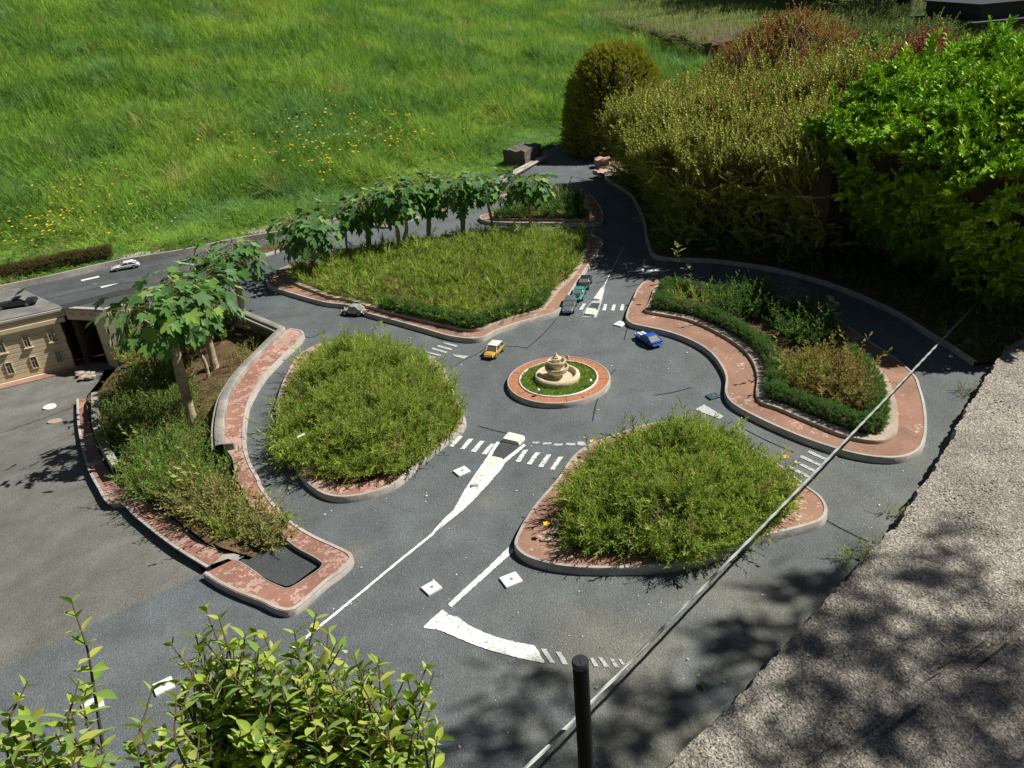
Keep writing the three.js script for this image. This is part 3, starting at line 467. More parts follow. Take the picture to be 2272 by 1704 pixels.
{
  const l = openLine(hedgeFoot, 120), g = structure('soil_verge', null, null, 'dark earth under the hedge');
  part('kerb', sweepRing(l, [[0, -0.003], [0, 0.02], [0.003, 0.022], [0.016, 0.022], [0.018, 0.01]].map(([o, y]) => [-o, y]), false), M.kerb, g);
  part('soil', fineFill([...l.map((p) => [p[0] + 0.012, p[1] - 0.006]), [2.3, -2.95], [3.4, -3.3], [9, -3.3], [9, -9.4], [1.2, -9.4]], (x, z) => 0.016 + noise(x * 6, z * 6) * 0.008, 0.25), M.soil, g);
}

// ------------------------------------------------------------------ leaves, shoots and grass
class Leaves {
  constructor() { this.p = []; this.c = []; }
  tri(a, b, c, k) { this.p.push(...a, ...b, ...c); this.c.push(...k, ...k, ...k); }
  leaf(o, d, n, len, wid, fold, tone, plain) {                        // o base, d along the blade, n its upper side
    const s = V(0, 0, 0).crossVectors(d, n).normalize(), at = (t, w, h) => { const q = o.clone().addScaledVector(d, len * t).addScaledVector(s, wid * w).addScaledVector(n, len * h); return [q.x, q.y, q.z]; };
    const b = at(0, 0, 0), t = at(1, 0, plain ? -0.08 : -0.16), l = at(0.45, -0.5, fold), r = at(0.45, 0.5, fold);
    if (plain) { this.tri(b, r, t, tone); this.tri(b, t, l, tone); return; }
    const m = at(0.5, 0, 0), l2 = at(0.75, -0.36, fold * 0.7 - 0.05), r2 = at(0.75, 0.36, fold * 0.7 - 0.05);
    this.tri(b, r, m, tone); this.tri(b, m, l, tone); this.tri(m, r, r2, tone); this.tri(m, r2, t, tone); this.tri(m, t, l2, tone); this.tri(m, l2, l, tone);
  }
  stem(a, b, ra, rb, tone) {
    const d = b.clone().sub(a).normalize(), u = Math.abs(d.y) > 0.9 ? V(1, 0, 0) : V(0, 1, 0), s = V(0, 0, 0).crossVectors(d, u).normalize(), w = V(0, 0, 0).crossVectors(s, d);
    const ring = (o, r) => [0, 1, 2].map((i) => { const t = i * 2.094, q = o.clone().addScaledVector(s, Math.cos(t) * r).addScaledVector(w, Math.sin(t) * r); return [q.x, q.y, q.z]; });
    const A = ring(a, ra), B = ring(b, rb);
    for (let i = 0; i < 3; i++) { const j = (i + 1) % 3; this.tri(A[i], A[j], B[j], tone); this.tri(A[i], B[j], B[i], tone); }
  }
  build() { const g = new THREE.BufferGeometry(); g.setAttribute('position', new THREE.Float32BufferAttribute(this.p, 3)); g.setAttribute('color', new THREE.Float32BufferAttribute(this.c, 3)); g.computeVertexNormals(); return g; }
}
function shoot(seed, { len = 0.12, n = 16, leaf = 0.028, wid = 0.006, bend = 0.25, open = 0.9, fold = 0.06, plain = true, opposite = false, stemR = 0.0011, tip = 0.6, stemTone = [0.75, 0.62, 0.4], from = 0.12, vary = 0.22 }) {
  const r = rng(seed), L = new Leaves(), pts = [], bx = (r() - 0.5) * bend * 2, bz = (r() - 0.5) * bend * 2;
  for (let i = 0; i <= 5; i++) { const t = i / 5; pts.push(V(bx * t * t * len, len * t * (1 - 0.12 * t), bz * t * t * len)); }
  for (let i = 0; i < 5; i++) L.stem(pts[i], pts[i + 1], stemR * (1 - i * 0.15), stemR * (0.85 - i * 0.15), stemTone);
  let az = r() * 6.28;
  for (let i = 0; i < n; i++) {
    const t = from + (1 - from) * (i + 0.5) / n, k = Math.min(4.999, t * 5), a = pts[Math.floor(k)], o = a.clone().lerp(pts[Math.floor(k) + 1], k % 1), up = pts[Math.floor(k) + 1].clone().sub(a).normalize();
    az += opposite ? 1.571 : 2.4;
    for (const q of opposite ? [0, 3.1416] : [0]) {
      const e = az + q + (r() - 0.5) * 0.5, out = V(Math.cos(e), 0, Math.sin(e)), op = open * (1 - t * 0.45) * (0.8 + r() * 0.4);
      const d = up.clone().multiplyScalar(Math.cos(op)).addScaledVector(out, Math.sin(op)).normalize(), nn = up.clone().multiplyScalar(Math.sin(op)).addScaledVector(out, -Math.cos(op)).normalize();
      const s = (0.75 + r() * 0.45) * lerp(1, tip, t * t), k2 = 1 + (r() - 0.5) * vary * 2;
      L.leaf(o, d, nn, leaf * s, wid * s, fold, [k2, k2 * (1 + (r() - 0.5) * 0.1), k2], plain);
    }
  }
  return L.build();
}
const shoots = (count, seed, o) => Array.from({ length: count }, (_, i) => shoot(seed + i * 17, o));
const foliageMat = leafMat({ vertexColors: true, roughness: 0.92, transmission: 0.45, clearcoat: 0.15, clearcoatRoughness: 0.45, specularIntensity: 0.35 });
const hedgeMat = leafMat({ vertexColors: true, transmission: 0.12, clearcoat: 0.25, clearcoatRoughness: 0.35, specularIntensity: 0.4 });
function spread(parent, geos, poses, colors, name = 'foliage', mat = foliageMat) {
  const by = geos.map(() => [[], []]);
  poses.forEach((m, i) => { const k = i % geos.length; by[k][0].push(m); by[k][1].push(colors[i]); });
  geos.forEach((g, k) => by[k][0].length && copies(name, g, mat, by[k][0], parent, by[k][1]));
}
const palette = (list) => (r, t = 0) => { const k = r() * (list.length - 1), i = Math.floor(k), a = list[i], b = list[i + 1] ?? a, f = k - i, s = 0.85 + r() * 0.3; return lin(lerp(a[0], b[0], f) * s, lerp(a[1], b[1], f) * s, lerp(a[2], b[2], f) * s); };
const grassy = palette([[0.24, 0.38, 0.05], [0.33, 0.47, 0.06], [0.42, 0.53, 0.09], [0.5, 0.54, 0.17]]);
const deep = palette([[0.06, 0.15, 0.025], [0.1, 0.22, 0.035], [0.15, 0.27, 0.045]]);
const straw = palette([[0.24, 0.3, 0.07], [0.38, 0.38, 0.12], [0.44, 0.38, 0.17]]);
const hedgeGreen = palette([[0.1, 0.22, 0.05], [0.14, 0.29, 0.06], [0.2, 0.34, 0.09]]);

const withered = palette([[0.3, 0.21, 0.1], [0.4, 0.31, 0.17]]);
// a mound of fine leaved shoots over an outline
function mound(label, category, name, ring, o) {
  const t = thing(name, label, category, [0, 0, 0], 0, o.group), r = rng(o.seed), pos = [], col = [];
  const xs = ring.map((p) => p[0]), zs = ring.map((p) => p[1]), x0 = Math.min(...xs), x1 = Math.max(...xs), z0 = Math.min(...zs), z1 = Math.max(...zs);
  const floor = o.floor ?? (() => 0.03), cx = (x0 + x1) / 2, cz = (z0 + z1) / 2;
  let tries = 0;
  while (pos.length < o.count && tries++ < o.count * 20) {
    const x = lerp(x0, x1, r()), z = lerp(z0, z1, r());
    if (!inside(ring, x, z)) continue;
    const e = edgeDistance(ring, x, z), top = o.height * Math.pow(clamp(e / (o.shoulder ?? 0.13)), 0.55) * (0.74 + 0.36 * noise(x * 6 + o.seed, z * 6) + 0.2 * noiseB(x * 17, z * 17));
    if (noiseB(x * 9 + o.seed, z * 9) > 0.72 && r() < 0.55) continue;
    const lay = r() < 0.7 ? 1 - r() * 0.2 : r(), s = (o.scale ?? 1) * (0.65 + r() * 0.6) * (r() < 0.07 ? 1.6 : 1);
    const y = floor(x, z) + Math.max(0, top * lay - 0.55 * s * o.len);
    let ox = x - cx, oz = z - cz; const l = Math.hypot(ox, oz) || 1, lean = (o.lean ?? 0.55) * (1 - clamp(e / (o.shoulder ?? 0.13))) + 0.12;
    const d = V(ox / l * lean + (r() - 0.5) * (o.wild ?? 0.9), 1, oz / l * lean + (r() - 0.5) * (o.wild ?? 0.9));
    pos.push(pose(V(x, y, z), d, r() * 6.28, s));
    const patch = noise(x * 4 + 3, z * 4 + o.seed) + (r() - 0.5) * 0.9;
    col.push((r() < 0.035 ? withered : o.second && patch > (o.secondAt ?? 0.55) ? o.second : o.colour)(r));
  }
  spread(t, o.geos, pos, col);
  return t;
}
const fineShoots = [...shoots(4, 500, { len: 0.085, n: 22, leaf: 0.02, wid: 0.0036, bend: 0.5, open: 0.85 }), ...shoots(2, 540, { len: 0.07, n: 18, leaf: 0.014, wid: 0.0045, bend: 0.7, open: 1.1 })];
const bladeShoots = shoots(4, 560, { len: 0.08, n: 12, leaf: 0.05, wid: 0.0036, bend: 0.3, open: 0.5, from: 0.02 });
const weedShoots = shoots(4, 620, { len: 0.1, n: 16, leaf: 0.016, wid: 0.0075, bend: 0.6, open: 1.0 });
const hedgeShoots = shoots(4, 680, { len: 0.026, n: 12, leaf: 0.013, wid: 0.0022, bend: 0.4, open: 0.8, stemR: 0.0005 });

const grow = (pts, d) => inset(closedRing(pts, 90), -d);
mound('yellow-green fine leaved bush filling the island left of the roundabout', 'bush', 'round_bush', closedRing([...[[-0.897, -2.676], [-0.923, -2.888], [-0.941, -3.168], [-0.912, -3.459], [-0.827, -3.609], [-0.686, -3.644], [-0.533, -3.548], [-0.398, -3.380], [-0.310, -3.179], [-0.254, -2.960], [-0.233, -2.842], [-0.283, -2.708], [-0.365, -2.589], [-0.436, -2.516], [-0.552, -2.504], [-0.671, -2.523], [-0.792, -2.585]]], 90), { seed: 21, height: 0.15, count: 5200, geos: fineShoots, len: 0.085, colour: grassy, second: deep, secondAt: 0.95, shoulder: 0.17 });
mound('green fine leaved bush on the island in front of the roundabout', 'bush', 'round_bush', closedRing([...[[0.154, -2.014], [0.162, -2.155], [0.198, -2.274], [0.266, -2.396], [0.347, -2.482], [0.485, -2.555], [0.617, -2.578], [0.728, -2.511], [0.786, -2.386], [0.834, -2.255], [0.843, -2.142], [0.787, -2.064], [0.668, -1.982], [0.552, -1.925], [0.451, -1.907], [0.338, -1.966], [0.235, -1.980]]], 90), { seed: 22, height: 0.14, count: 5600, geos: fineShoots, len: 0.085, colour: grassy, second: deep, secondAt: 0.8, shoulder: 0.16 });
const treeInner = inset(treeBed, 0.03);
mound('long patch of mixed green ground cover under the row of trees', 'ground cover', 'ground_cover', treeInner, { seed: 23, height: 0.085, count: 4600, geos: [...fineShoots, ...bladeShoots], len: 0.1, colour: grassy, second: straw, secondAt: 1.05, shoulder: 0.12, floor: () => 0.03, scale: 0.85 });
mound('small patch of grass and weeds on the far wedge shaped island', 'ground cover', 'ground_cover', inset(farBed, 0.022), { seed: 24, height: 0.07, count: 620, geos: [...bladeShoots, ...hedgeShoots, ...weedShoots], len: 0.08, colour: hedgeGreen, second: straw, secondAt: 0.5, shoulder: 0.06 });
mound('thin strip of short grass on the upper road median', 'grass strip', 'grass_strip', inset(medianL.r, 0.015), { seed: 25, height: 0.02, count: 420, geos: bladeShoots, len: 0.05, colour: grassy, shoulder: 0.02, scale: 0.35, floor: () => 0.016 });
mound('thin strip of short grass on the median behind the left trees', 'grass strip', 'grass_strip', inset(medianFar.r, 0.015), { seed: 26, height: 0.02, count: 240, geos: bladeShoots, len: 0.05, colour: straw, second: grassy, shoulder: 0.02, scale: 0.35, floor: () => 0.016 });
// the left sloping bed
const bedAt = (pts) => closedRing(pts, 60);
const bedFloor = (x, z) => bedY(x, z);
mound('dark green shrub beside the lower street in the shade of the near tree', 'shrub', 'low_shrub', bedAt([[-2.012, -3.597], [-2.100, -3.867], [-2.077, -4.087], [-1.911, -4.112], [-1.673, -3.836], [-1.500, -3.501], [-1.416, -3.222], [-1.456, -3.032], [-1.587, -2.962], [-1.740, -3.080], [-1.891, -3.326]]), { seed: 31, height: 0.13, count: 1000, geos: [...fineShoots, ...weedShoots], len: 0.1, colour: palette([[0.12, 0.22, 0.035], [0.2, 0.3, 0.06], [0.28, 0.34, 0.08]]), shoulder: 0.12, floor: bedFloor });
mound('bushy green shrub in the middle of the sloping bed', 'shrub', 'low_shrub', bedAt([[-1.546, -2.807], [-1.524, -2.978], [-1.420, -3.074], [-1.295, -3.052], [-1.171, -2.884], [-1.096, -2.670], [-1.082, -2.488], [-1.152, -2.442], [-1.311, -2.522], [-1.454, -2.632]]), { seed: 32, height: 0.12, count: 900, geos: [...weedShoots, ...fineShoots], len: 0.1, colour: palette([[0.14, 0.28, 0.04], [0.21, 0.37, 0.06], [0.32, 0.42, 0.09]]), second: straw, secondAt: 0.7, shoulder: 0.1, floor: bedFloor });
mound('pale yellow-green shrub at the pointed front of the sloping bed', 'shrub', 'low_shrub', bedAt([[-1.242, -2.498], [-1.163, -2.544], [-1.027, -2.480], [-0.923, -2.395], [-0.817, -2.275], [-0.793, -2.197], [-0.858, -2.182], [-0.986, -2.261], [-1.124, -2.357]]), { seed: 33, height: 0.11, count: 760, geos: weedShoots, len: 0.1, colour: straw, second: grassy, secondAt: 0.6, shoulder: 0.08, floor: bedFloor });
mound('sparse dry ground cover along the wall of the sloping bed', 'ground cover', 'ground_cover', bedAt([[-1.393, -3.277], [-1.435, -3.653], [-1.433, -4.093], [-1.390, -4.337], [-1.258, -4.211], [-1.272, -3.830], [-1.288, -3.434], [-1.271, -3.173], [-1.237, -3.012], [-1.310, -3.062]]), { seed: 34, height: 0.04, count: 300, geos: weedShoots, len: 0.08, colour: straw, second: grassy, secondAt: 0.5, shoulder: 0.05, floor: bedFloor, scale: 0.6, wild: 1.8 });
mound('weeds along the foot of the upper wall behind the left trees', 'weeds', 'ground_cover', bedAt([[-2.328, -4.570], [-2.247, -4.764], [-1.965, -4.774], [-1.640, -4.628], [-1.496, -4.490], [-1.566, -4.153], [-1.778, -4.021], [-2.065, -4.195]]), { seed: 35, height: 0.09, count: 420, geos: [...weedShoots, ...bladeShoots], len: 0.09, colour: grassy, second: straw, shoulder: 0.1, floor: bedFloor });

// clipped borders: a core of twigs under a skin of short tufts
function border(label, line, w, h, y, count, seed, closed, colour = hedgeGreen, height = 1) {
  const t = thing('border_hedge', label, 'hedge'), r = rng(seed), pos = [], col = [], n = line.length;
  part('inner_twigs', sweepRing(line, [[-w * 0.75, y - 0.01], [-w * 0.72, y + h * 0.7], [-w * 0.4, y + h * 0.85], [w * 0.4, y + h * 0.85], [w * 0.72, y + h * 0.7], [w * 0.75, y - 0.01]], closed), M.twig, t);
  for (let i = 0; i < count; i++) {
    const k = r() * (closed ? n : n - 1), a = line[Math.floor(k)], b = line[(Math.floor(k) + 1) % n], f = k % 1, x = lerp(a[0], b[0], f), z = lerp(a[1], b[1], f), tx = b[0] - a[0], tz = b[1] - a[1], l = Math.hypot(tx, tz) || 1;
    const q = r(), side = q < 0.26 ? -1 : q < 0.52 ? 1 : 0, o = side ? side * w * (0.85 + 0.1 * r()) : (r() * 2 - 1) * w * 0.85, yy = side ? y + h * (r() * 0.85) : y + h * (0.75 + 0.15 * r());
    pos.push(pose(V(x - tz / l * o, yy + noise(x * 12, z * 12) * 0.006, z + tx / l * o), V(-tz / l * side * 0.9 + (r() - 0.5) * 0.8, side ? 0.7 : 1, tx / l * side * 0.9 + (r() - 0.5) * 0.8), r() * 6.28, (0.75 + r() * 0.6) * height)); col.push(colour(r));
  }
  spread(t, hedgeShoots, pos, col, 'tufts');
  return t;
}
border('clipped green border hedge running all round the right planted island', inset(eastBed, 0.075), 0.024, 0.045, 0.035, 8200, 41, true, hedgeGreen, 0.8);
{ const r = inset(treeBed, 0.05), keep = []; const a = [[-0.670, -4.170]][0], b = [[0.243, -4.096]][0];
  let i0 = 0, i1 = 0, m0 = 9, m1 = 9; r.forEach((p, i) => { const d = Math.hypot(p[0] - a[0], p[1] - a[1]), e = Math.hypot(p[0] - b[0], p[1] - b[1]); if (d < m0) { m0 = d; i0 = i; } if (e < m1) { m1 = e; i1 = i; } });
  const go = (s, e) => { const o = []; for (let i = s; i !== e; i = (i + 1) % r.length) o.push(r[i]); return o; };
  const p = go(i0, i1), q = go(i1, i0);
  border('low clipped border along the front edge of the tree island', p.length < q.length ? p : q, 0.026, 0.035, 0.035, 3600, 42, false, hedgeGreen, 0.9); }
border('clipped rim of the small hedge on the far wedge shaped island', inset(farBed, 0.03), 0.014, 0.03, 0.035, 1700, 43, true, hedgeGreen, 0.9);
border('low brownish clipped hedge behind the kerb of the upper road', openLine([[-3.382, -5.299], [-3.351, -5.348], [-3.195, -5.424], [-3.036, -5.497], [-2.872, -5.571], [-2.704, -5.648]], 60), 0.04, 0.045, 0.03, 3600, 44, false, palette([[0.16, 0.17, 0.04], [0.22, 0.2, 0.06], [0.2, 0.13, 0.05]]), 1.1);

// short turf round the fountain
{
  const t = thing('turf', 'disc of short moss green turf round the fountain', 'turf'), r = rng(51), pos = [], col = [];
  for (let i = 0; i < 3200; i++) { const a = r() * 6.28, q = Math.sqrt(lerp(0.09 ** 2, 0.164 ** 2, r())); pos.push(pose(V(RC[0] + Math.cos(a) * q, 0.0215, RC[1] + Math.sin(a) * q), V((r() - 0.5) * 0.9, 1, (r() - 0.5) * 0.9), r() * 6.28, 0.25 + r() * 0.25)); col.push(palette([[0.18, 0.32, 0.03], [0.25, 0.4, 0.045], [0.34, 0.42, 0.08]])(r)); }
  spread(t, hedgeShoots, pos, col, 'blades');
}
// planting inside the right island
const eastFloor = () => 0.03;
const eb = (s, h) => closedRing(s, 40);
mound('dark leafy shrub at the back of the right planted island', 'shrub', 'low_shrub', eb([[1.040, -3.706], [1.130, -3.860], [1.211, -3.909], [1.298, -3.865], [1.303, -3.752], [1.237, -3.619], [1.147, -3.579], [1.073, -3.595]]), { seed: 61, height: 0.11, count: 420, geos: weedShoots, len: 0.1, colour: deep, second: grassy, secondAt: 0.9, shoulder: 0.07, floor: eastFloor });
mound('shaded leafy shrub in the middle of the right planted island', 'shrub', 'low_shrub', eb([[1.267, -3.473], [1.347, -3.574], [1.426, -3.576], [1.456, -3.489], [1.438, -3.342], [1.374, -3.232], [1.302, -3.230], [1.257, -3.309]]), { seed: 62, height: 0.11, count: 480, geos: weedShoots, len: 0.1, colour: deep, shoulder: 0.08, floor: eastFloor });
mound('dry straw coloured weeds at the front of the right planted island', 'weeds', 'dry_weeds', eb([[1.139, -3.005], [1.239, -3.094], [1.334, -3.090], [1.394, -3.016], [1.410, -2.893], [1.362, -2.762], [1.310, -2.654], [1.266, -2.713], [1.200, -2.806], [1.134, -2.874]]), { seed: 63, height: 0.1, count: 620, geos: [...fineShoots, ...weedShoots], len: 0.1, colour: palette([[0.26, 0.27, 0.05], [0.36, 0.31, 0.09], [0.4, 0.29, 0.12]]), second: grassy, secondAt: 0.7, shoulder: 0.07, floor: eastFloor, wild: 1.3 });
mound('small weeds beside the sapling of the right planted island', 'weeds', 'dry_weeds', eb([[0.867, -3.946], [0.944, -4.022], [1.024, -3.967], [1.076, -3.873], [1.036, -3.750], [0.949, -3.792], [0.880, -3.852]]), { seed: 64, height: 0.05, count: 130, geos: weedShoots, len: 0.08, colour: grassy, second: straw, shoulder: 0.05, floor: eastFloor, scale: 0.7, wild: 1.5 });

// ------------------------------------------------------------------ pollarded sycamores
function sycamoreLeaf(seed) {                                        // five lobes, a bent blade; stalk at the origin, tip along +y
  const r = rng(seed), a = [], lob = [[0, 1], [13, 0.74], [20, 0.78], [27, 0.5], [38, 0.7], [50, 0.9], [63, 0.66], [75, 0.4], [92, 0.56], [108, 0.62], [128, 0.36], [160, 0.2]];
  const pts = [];
  for (const [d, k] of lob) pts.push([d, k * (0.92 + r() * 0.16)]);
  const out = pts.map(([d, k]) => [Math.sin(rad(d)) * k * 0.58, 0.36 + Math.cos(rad(d)) * k * 0.64]).concat(pts.slice(1).reverse().map(([d, k]) => [-Math.sin(rad(d)) * k * 0.58 * (0.94 + r() * 0.1), 0.36 + Math.cos(rad(d)) * k * 0.64]));
  const z = (x, y) => -0.28 * (y - 0.2) ** 2 + 0.34 * Math.abs(x) - 0.5 * x * x + noise(x * 3 + seed, y * 3) * 0.03;
  const pos = [0, 0.36, z(0, 0.36)], idx = [];
  out.forEach(([x, y]) => pos.push(x, y, z(x, y)));
  for (let i = 0; i < out.length; i++) idx.push(0, 1 + (i + 1) % out.length, 1 + i);
  return geometry(pos, idx);
}
const maple = [1, 2, 3, 4, 5].map((s) => sycamoreLeaf(s * 31));
const mapleMats = [[0.06, 0.18, 0.025], [0.085, 0.24, 0.03], [0.12, 0.3, 0.035], [0.07, 0.2, 0.045], [0.24, 0.4, 0.05]].map((c) => leafMat({ color: lin(...c), roughness: 0.9, clearcoat: 0.2, clearcoatRoughness: 0.4, transmission: 0.42 }));
const stalkMat = std({ color: lin(0.22, 0.2, 0.06), roughness: 0.8 });
function sycamore(label, [x, z], y, o) {
  const t = thing('sycamore_tree', label, 'tree', [x, y, z], 0, 'sycamore saplings of the beds'), r = rng(o.seed), H = o.h, cr = o.r, cy = H - o.ch * 0.5, off = V(o.lean?.[0] ?? 0, 0, o.lean?.[1] ?? 0);
  const centre = V(off.x, cy, off.z), base = [];
  const stems = o.stems ?? [[0, 0]];
  const parts = [];
  for (const [sx, sz] of stems) {
    const fork = V(off.x * 0.75 + sx * 2.2, Math.max(0.4 * H, H - o.ch * 0.95), off.z * 0.75 + sz * 2.2), k = o.girth ?? 0.016;
    const pts = [V(sx, -0.03, sz), V(sx + (r() - 0.5) * 0.012, fork.y * 0.3, sz + (r() - 0.5) * 0.012), V(lerp(sx, fork.x, 0.6) + (r() - 0.5) * 0.02, fork.y * 0.65, lerp(sz, fork.z, 0.6) + (r() - 0.5) * 0.02), fork];
    parts.push(tube(pts, [k * 1.35, k * 1.02, k * 1.0, k * 1.15, k * 0.9, k * 0.95], 9));
    const n = 4 + Math.floor(r() * 2);
    for (let i = 0; i < n; i++) { const a = i / n * 6.28 + r(), e = V(centre.x + Math.cos(a) * cr * 0.55, cy + o.ch * (0.1 + r() * 0.25), centre.z + Math.sin(a) * cr * 0.55); base.push([fork, fork.clone().lerp(e, 0.5).add(V(0, -0.01, 0)), e]); }
  }
  const tr = part('trunk', merge(parts), M.bark, t);
  base.forEach((b) => part('branch', tube(b, [0.0075, 0.005, 0.003], 6), M.bark, t));
  const stalks = [], leaves = [];
  for (let i = 0; i < o.n; i++) {
    const a = r() * 6.28, u = r() * 1.95 - 0.98, s = Math.sqrt(Math.max(0, 1 - Math.min(1, Math.abs(u)) ** 2)), k = Math.pow(r(), 0.38) * (0.9 + 0.42 * noise(a * 1.3 + o.seed, u * 2));
    const p = V(centre.x + Math.cos(a) * s * cr * k, cy + Math.min(u, 0.95) * o.ch * 0.5 * k, centre.z + Math.sin(a) * s * cr * k);
    const out = V(Math.cos(a), 0, Math.sin(a)), d = out.clone().multiplyScalar(0.7 + r() * 0.5).add(V((r() - 0.5) * 0.9, -0.25 - r() * 0.65 + (u > 0.6 ? 0.4 : 0) - (u < 0.15 ? 0.7 : 0), (r() - 0.5) * 0.9)).normalize();
    const side = u < 0.15 ? 1.1 : 0.45, nrm = V(out.x * side + (r() - 0.5) * 0.8, 0.85, out.z * side + (r() - 0.5) * 0.8); nrm.addScaledVector(d, -nrm.dot(d)).normalize();
    const X = V(0, 0, 0).crossVectors(d, nrm).normalize(), size = (o.leaf ?? 0.075) * (0.65 + r() * 0.6);
    leaves.push([p, new THREE.Matrix4().makeBasis(X, d, nrm), size, r()]);
    const foot = p.clone().addScaledVector(d, -size * 0.4).lerp(centre, 0.25); stalks.push(tube([foot, foot.clone().lerp(p, 0.5).add(V(0, 0.006, 0)), p], [0.0009, 0.0007], 4, false));
  }
  const crown = part('crown', merge(stalks), stalkMat, t);
  leaves.forEach(([p, m, s, q], i) => { const l = part('leaf', maple[i % maple.length], mapleMats[q > 0.93 ? 4 : Math.floor(q / 0.93 * 4)], crown); l.position.copy(p); l.quaternion.setFromRotationMatrix(m); l.scale.setScalar(s); });
  return t;
}
sycamore('sycamore sapling at the left end of the row, broad low crown', [-1.121, -4.853], 0.03, { seed: 71, h: 0.428, r: 0.198, ch: 0.31, n: 253, girth: 0.016, lean: [-0.03, 0.0] });
sycamore('thin bare stemmed sycamore sapling, second from the left in the row', [-0.986, -5.184], 0.03, { seed: 72, h: 0.29, r: 0.07, ch: 0.13, n: 33, girth: 0.007, lean: [0.02, 0.02], leaf: 0.07 });
sycamore('forked sycamore sapling, third from the left in the row', [-0.858, -5.238], 0.03, { seed: 73, h: 0.402, r: 0.180, ch: 0.27, n: 214, girth: 0.013, stems: [[0, 0], [0.012, 0.004]] });
sycamore('twin stemmed sycamore sapling in the middle of the row', [-0.620, -5.104], 0.03, { seed: 74, h: 0.507, r: 0.156, ch: 0.30, n: 214, girth: 0.012, stems: [[-0.016, 0], [0.018, -0.01]] });
sycamore('sycamore sapling with a knotted straight trunk, fourth from the right in the row', [-0.458, -5.308], 0.03, { seed: 75, h: 0.466, r: 0.156, ch: 0.29, n: 204, girth: 0.015 });
sycamore('thick trunked sycamore sapling, third from the right in the row', [-0.233, -5.318], 0.03, { seed: 76, h: 0.451, r: 0.150, ch: 0.27, n: 184, girth: 0.016 });
sycamore('slender leaning sycamore sapling, second from the right in the row', [-0.039, -5.377], 0.03, { seed: 77, h: 0.413, r: 0.156, ch: 0.20, n: 145, girth: 0.009, lean: [-0.03, 0] });
sycamore('sycamore sapling at the right end of the row, small round crown', [0.213, -5.318], 0.03, { seed: 78, h: 0.414, r: 0.162, ch: 0.21, n: 165, girth: 0.01 });
sycamore('large nearest sycamore in the sloping bed with a pale knotted trunk', [-1.442, -3.263], -0.1, { seed: 81, h: 0.701, r: 0.27, ch: 0.27, n: 175, girth: 0.021, lean: [0.03, 0.0], leaf: 0.088 });
sycamore('thin leaning sycamore stem just behind the nearest tree of the sloping bed', [-1.537, -3.805], -0.1, { seed: 82, h: 0.42, r: 0.156, ch: 0.19, n: 87, girth: 0.009, lean: [-0.05, 0.03], leaf: 0.085 });
sycamore('thick stemmed sycamore in the middle of the sloping bed', [-1.525, -3.888], -0.1, { seed: 83, h: 0.558, r: 0.228, ch: 0.25, n: 195, girth: 0.019, leaf: 0.085 });
sycamore('sycamore nearest the wall corner at the back of the sloping bed', [-1.453, -4.295], -0.08, { seed: 84, h: 0.540, r: 0.2, ch: 0.22, n: 143, girth: 0.016, leaf: 0.08 });

// ------------------------------------------------------------------ fountain
{
  const f = thing('fountain', 'tiered beige stone fountain in the middle of the roundabout', 'fountain', [RC[0] - 0.004, 0.022, RC[1] - 0.004]);
  const lathe = (pts) => { const g = new THREE.LatheGeometry(new THREE.SplineCurve(pts.map((p) => new THREE.Vector2(...p))).getPoints(pts.length * 3), 64); return g; };
  const raw = (pts) => toCreasedNormals(new THREE.LatheGeometry(pts.map((p) => new THREE.Vector2(...p)), 64), 0.9);
  part('basin', raw([[0, 0.008], [0.07, 0.008], [0.076, 0.009], [0.078, 0.022], [0.08, 0.026], [0.084, 0.028], [0.09, 0.027], [0.096, 0.022], [0.0985, 0.014], [0.0975, 0.004], [0.095, -0.004]]), M.stone, f);
  part('pedestal', raw([[0.024, 0.006], [0.026, 0.012], [0.02, 0.018], [0.018, 0.03], [0.02, 0.038], [0.0, 0.04]]), M.stone, f);
  part('bowl', raw([[0.016, 0.024], [0.03, 0.027], [0.043, 0.036], [0.0505, 0.05], [0.052, 0.057], [0.051, 0.06], [0.047, 0.0605], [0.044, 0.054], [0.034, 0.046], [0.02, 0.043], [0, 0.043]]), M.stone, f, 'lower and wider of the two bowls');
  part('bowl', raw([[0.014, 0.044], [0.022, 0.05], [0.031, 0.062], [0.0375, 0.076], [0.0395, 0.085], [0.0385, 0.088], [0.035, 0.0885], [0.032, 0.082], [0.024, 0.074], [0.012, 0.071], [0, 0.071]]), M.stone, f, 'upper and smaller of the two bowls');
  const cap = part('cap', raw([[0.01, 0.07], [0.017, 0.082], [0.022, 0.094], [0.0225, 0.098], [0.019, 0.1], [0.013, 0.098], [0.012, 0.102], [0.0135, 0.105], [0.011, 0.108], [0, 0.109]]), M.stone, f);
  part('finial', raw([[0, 0.108], [0.0075, 0.108], [0.0085, 0.111], [0.006, 0.114], [0.003, 0.115], [0.0045, 0.118], [0.003, 0.12], [0.002, 0.1215], [0.0032, 0.124], [0.0015, 0.127], [0, 0.13]]), M.stone, cap);
}
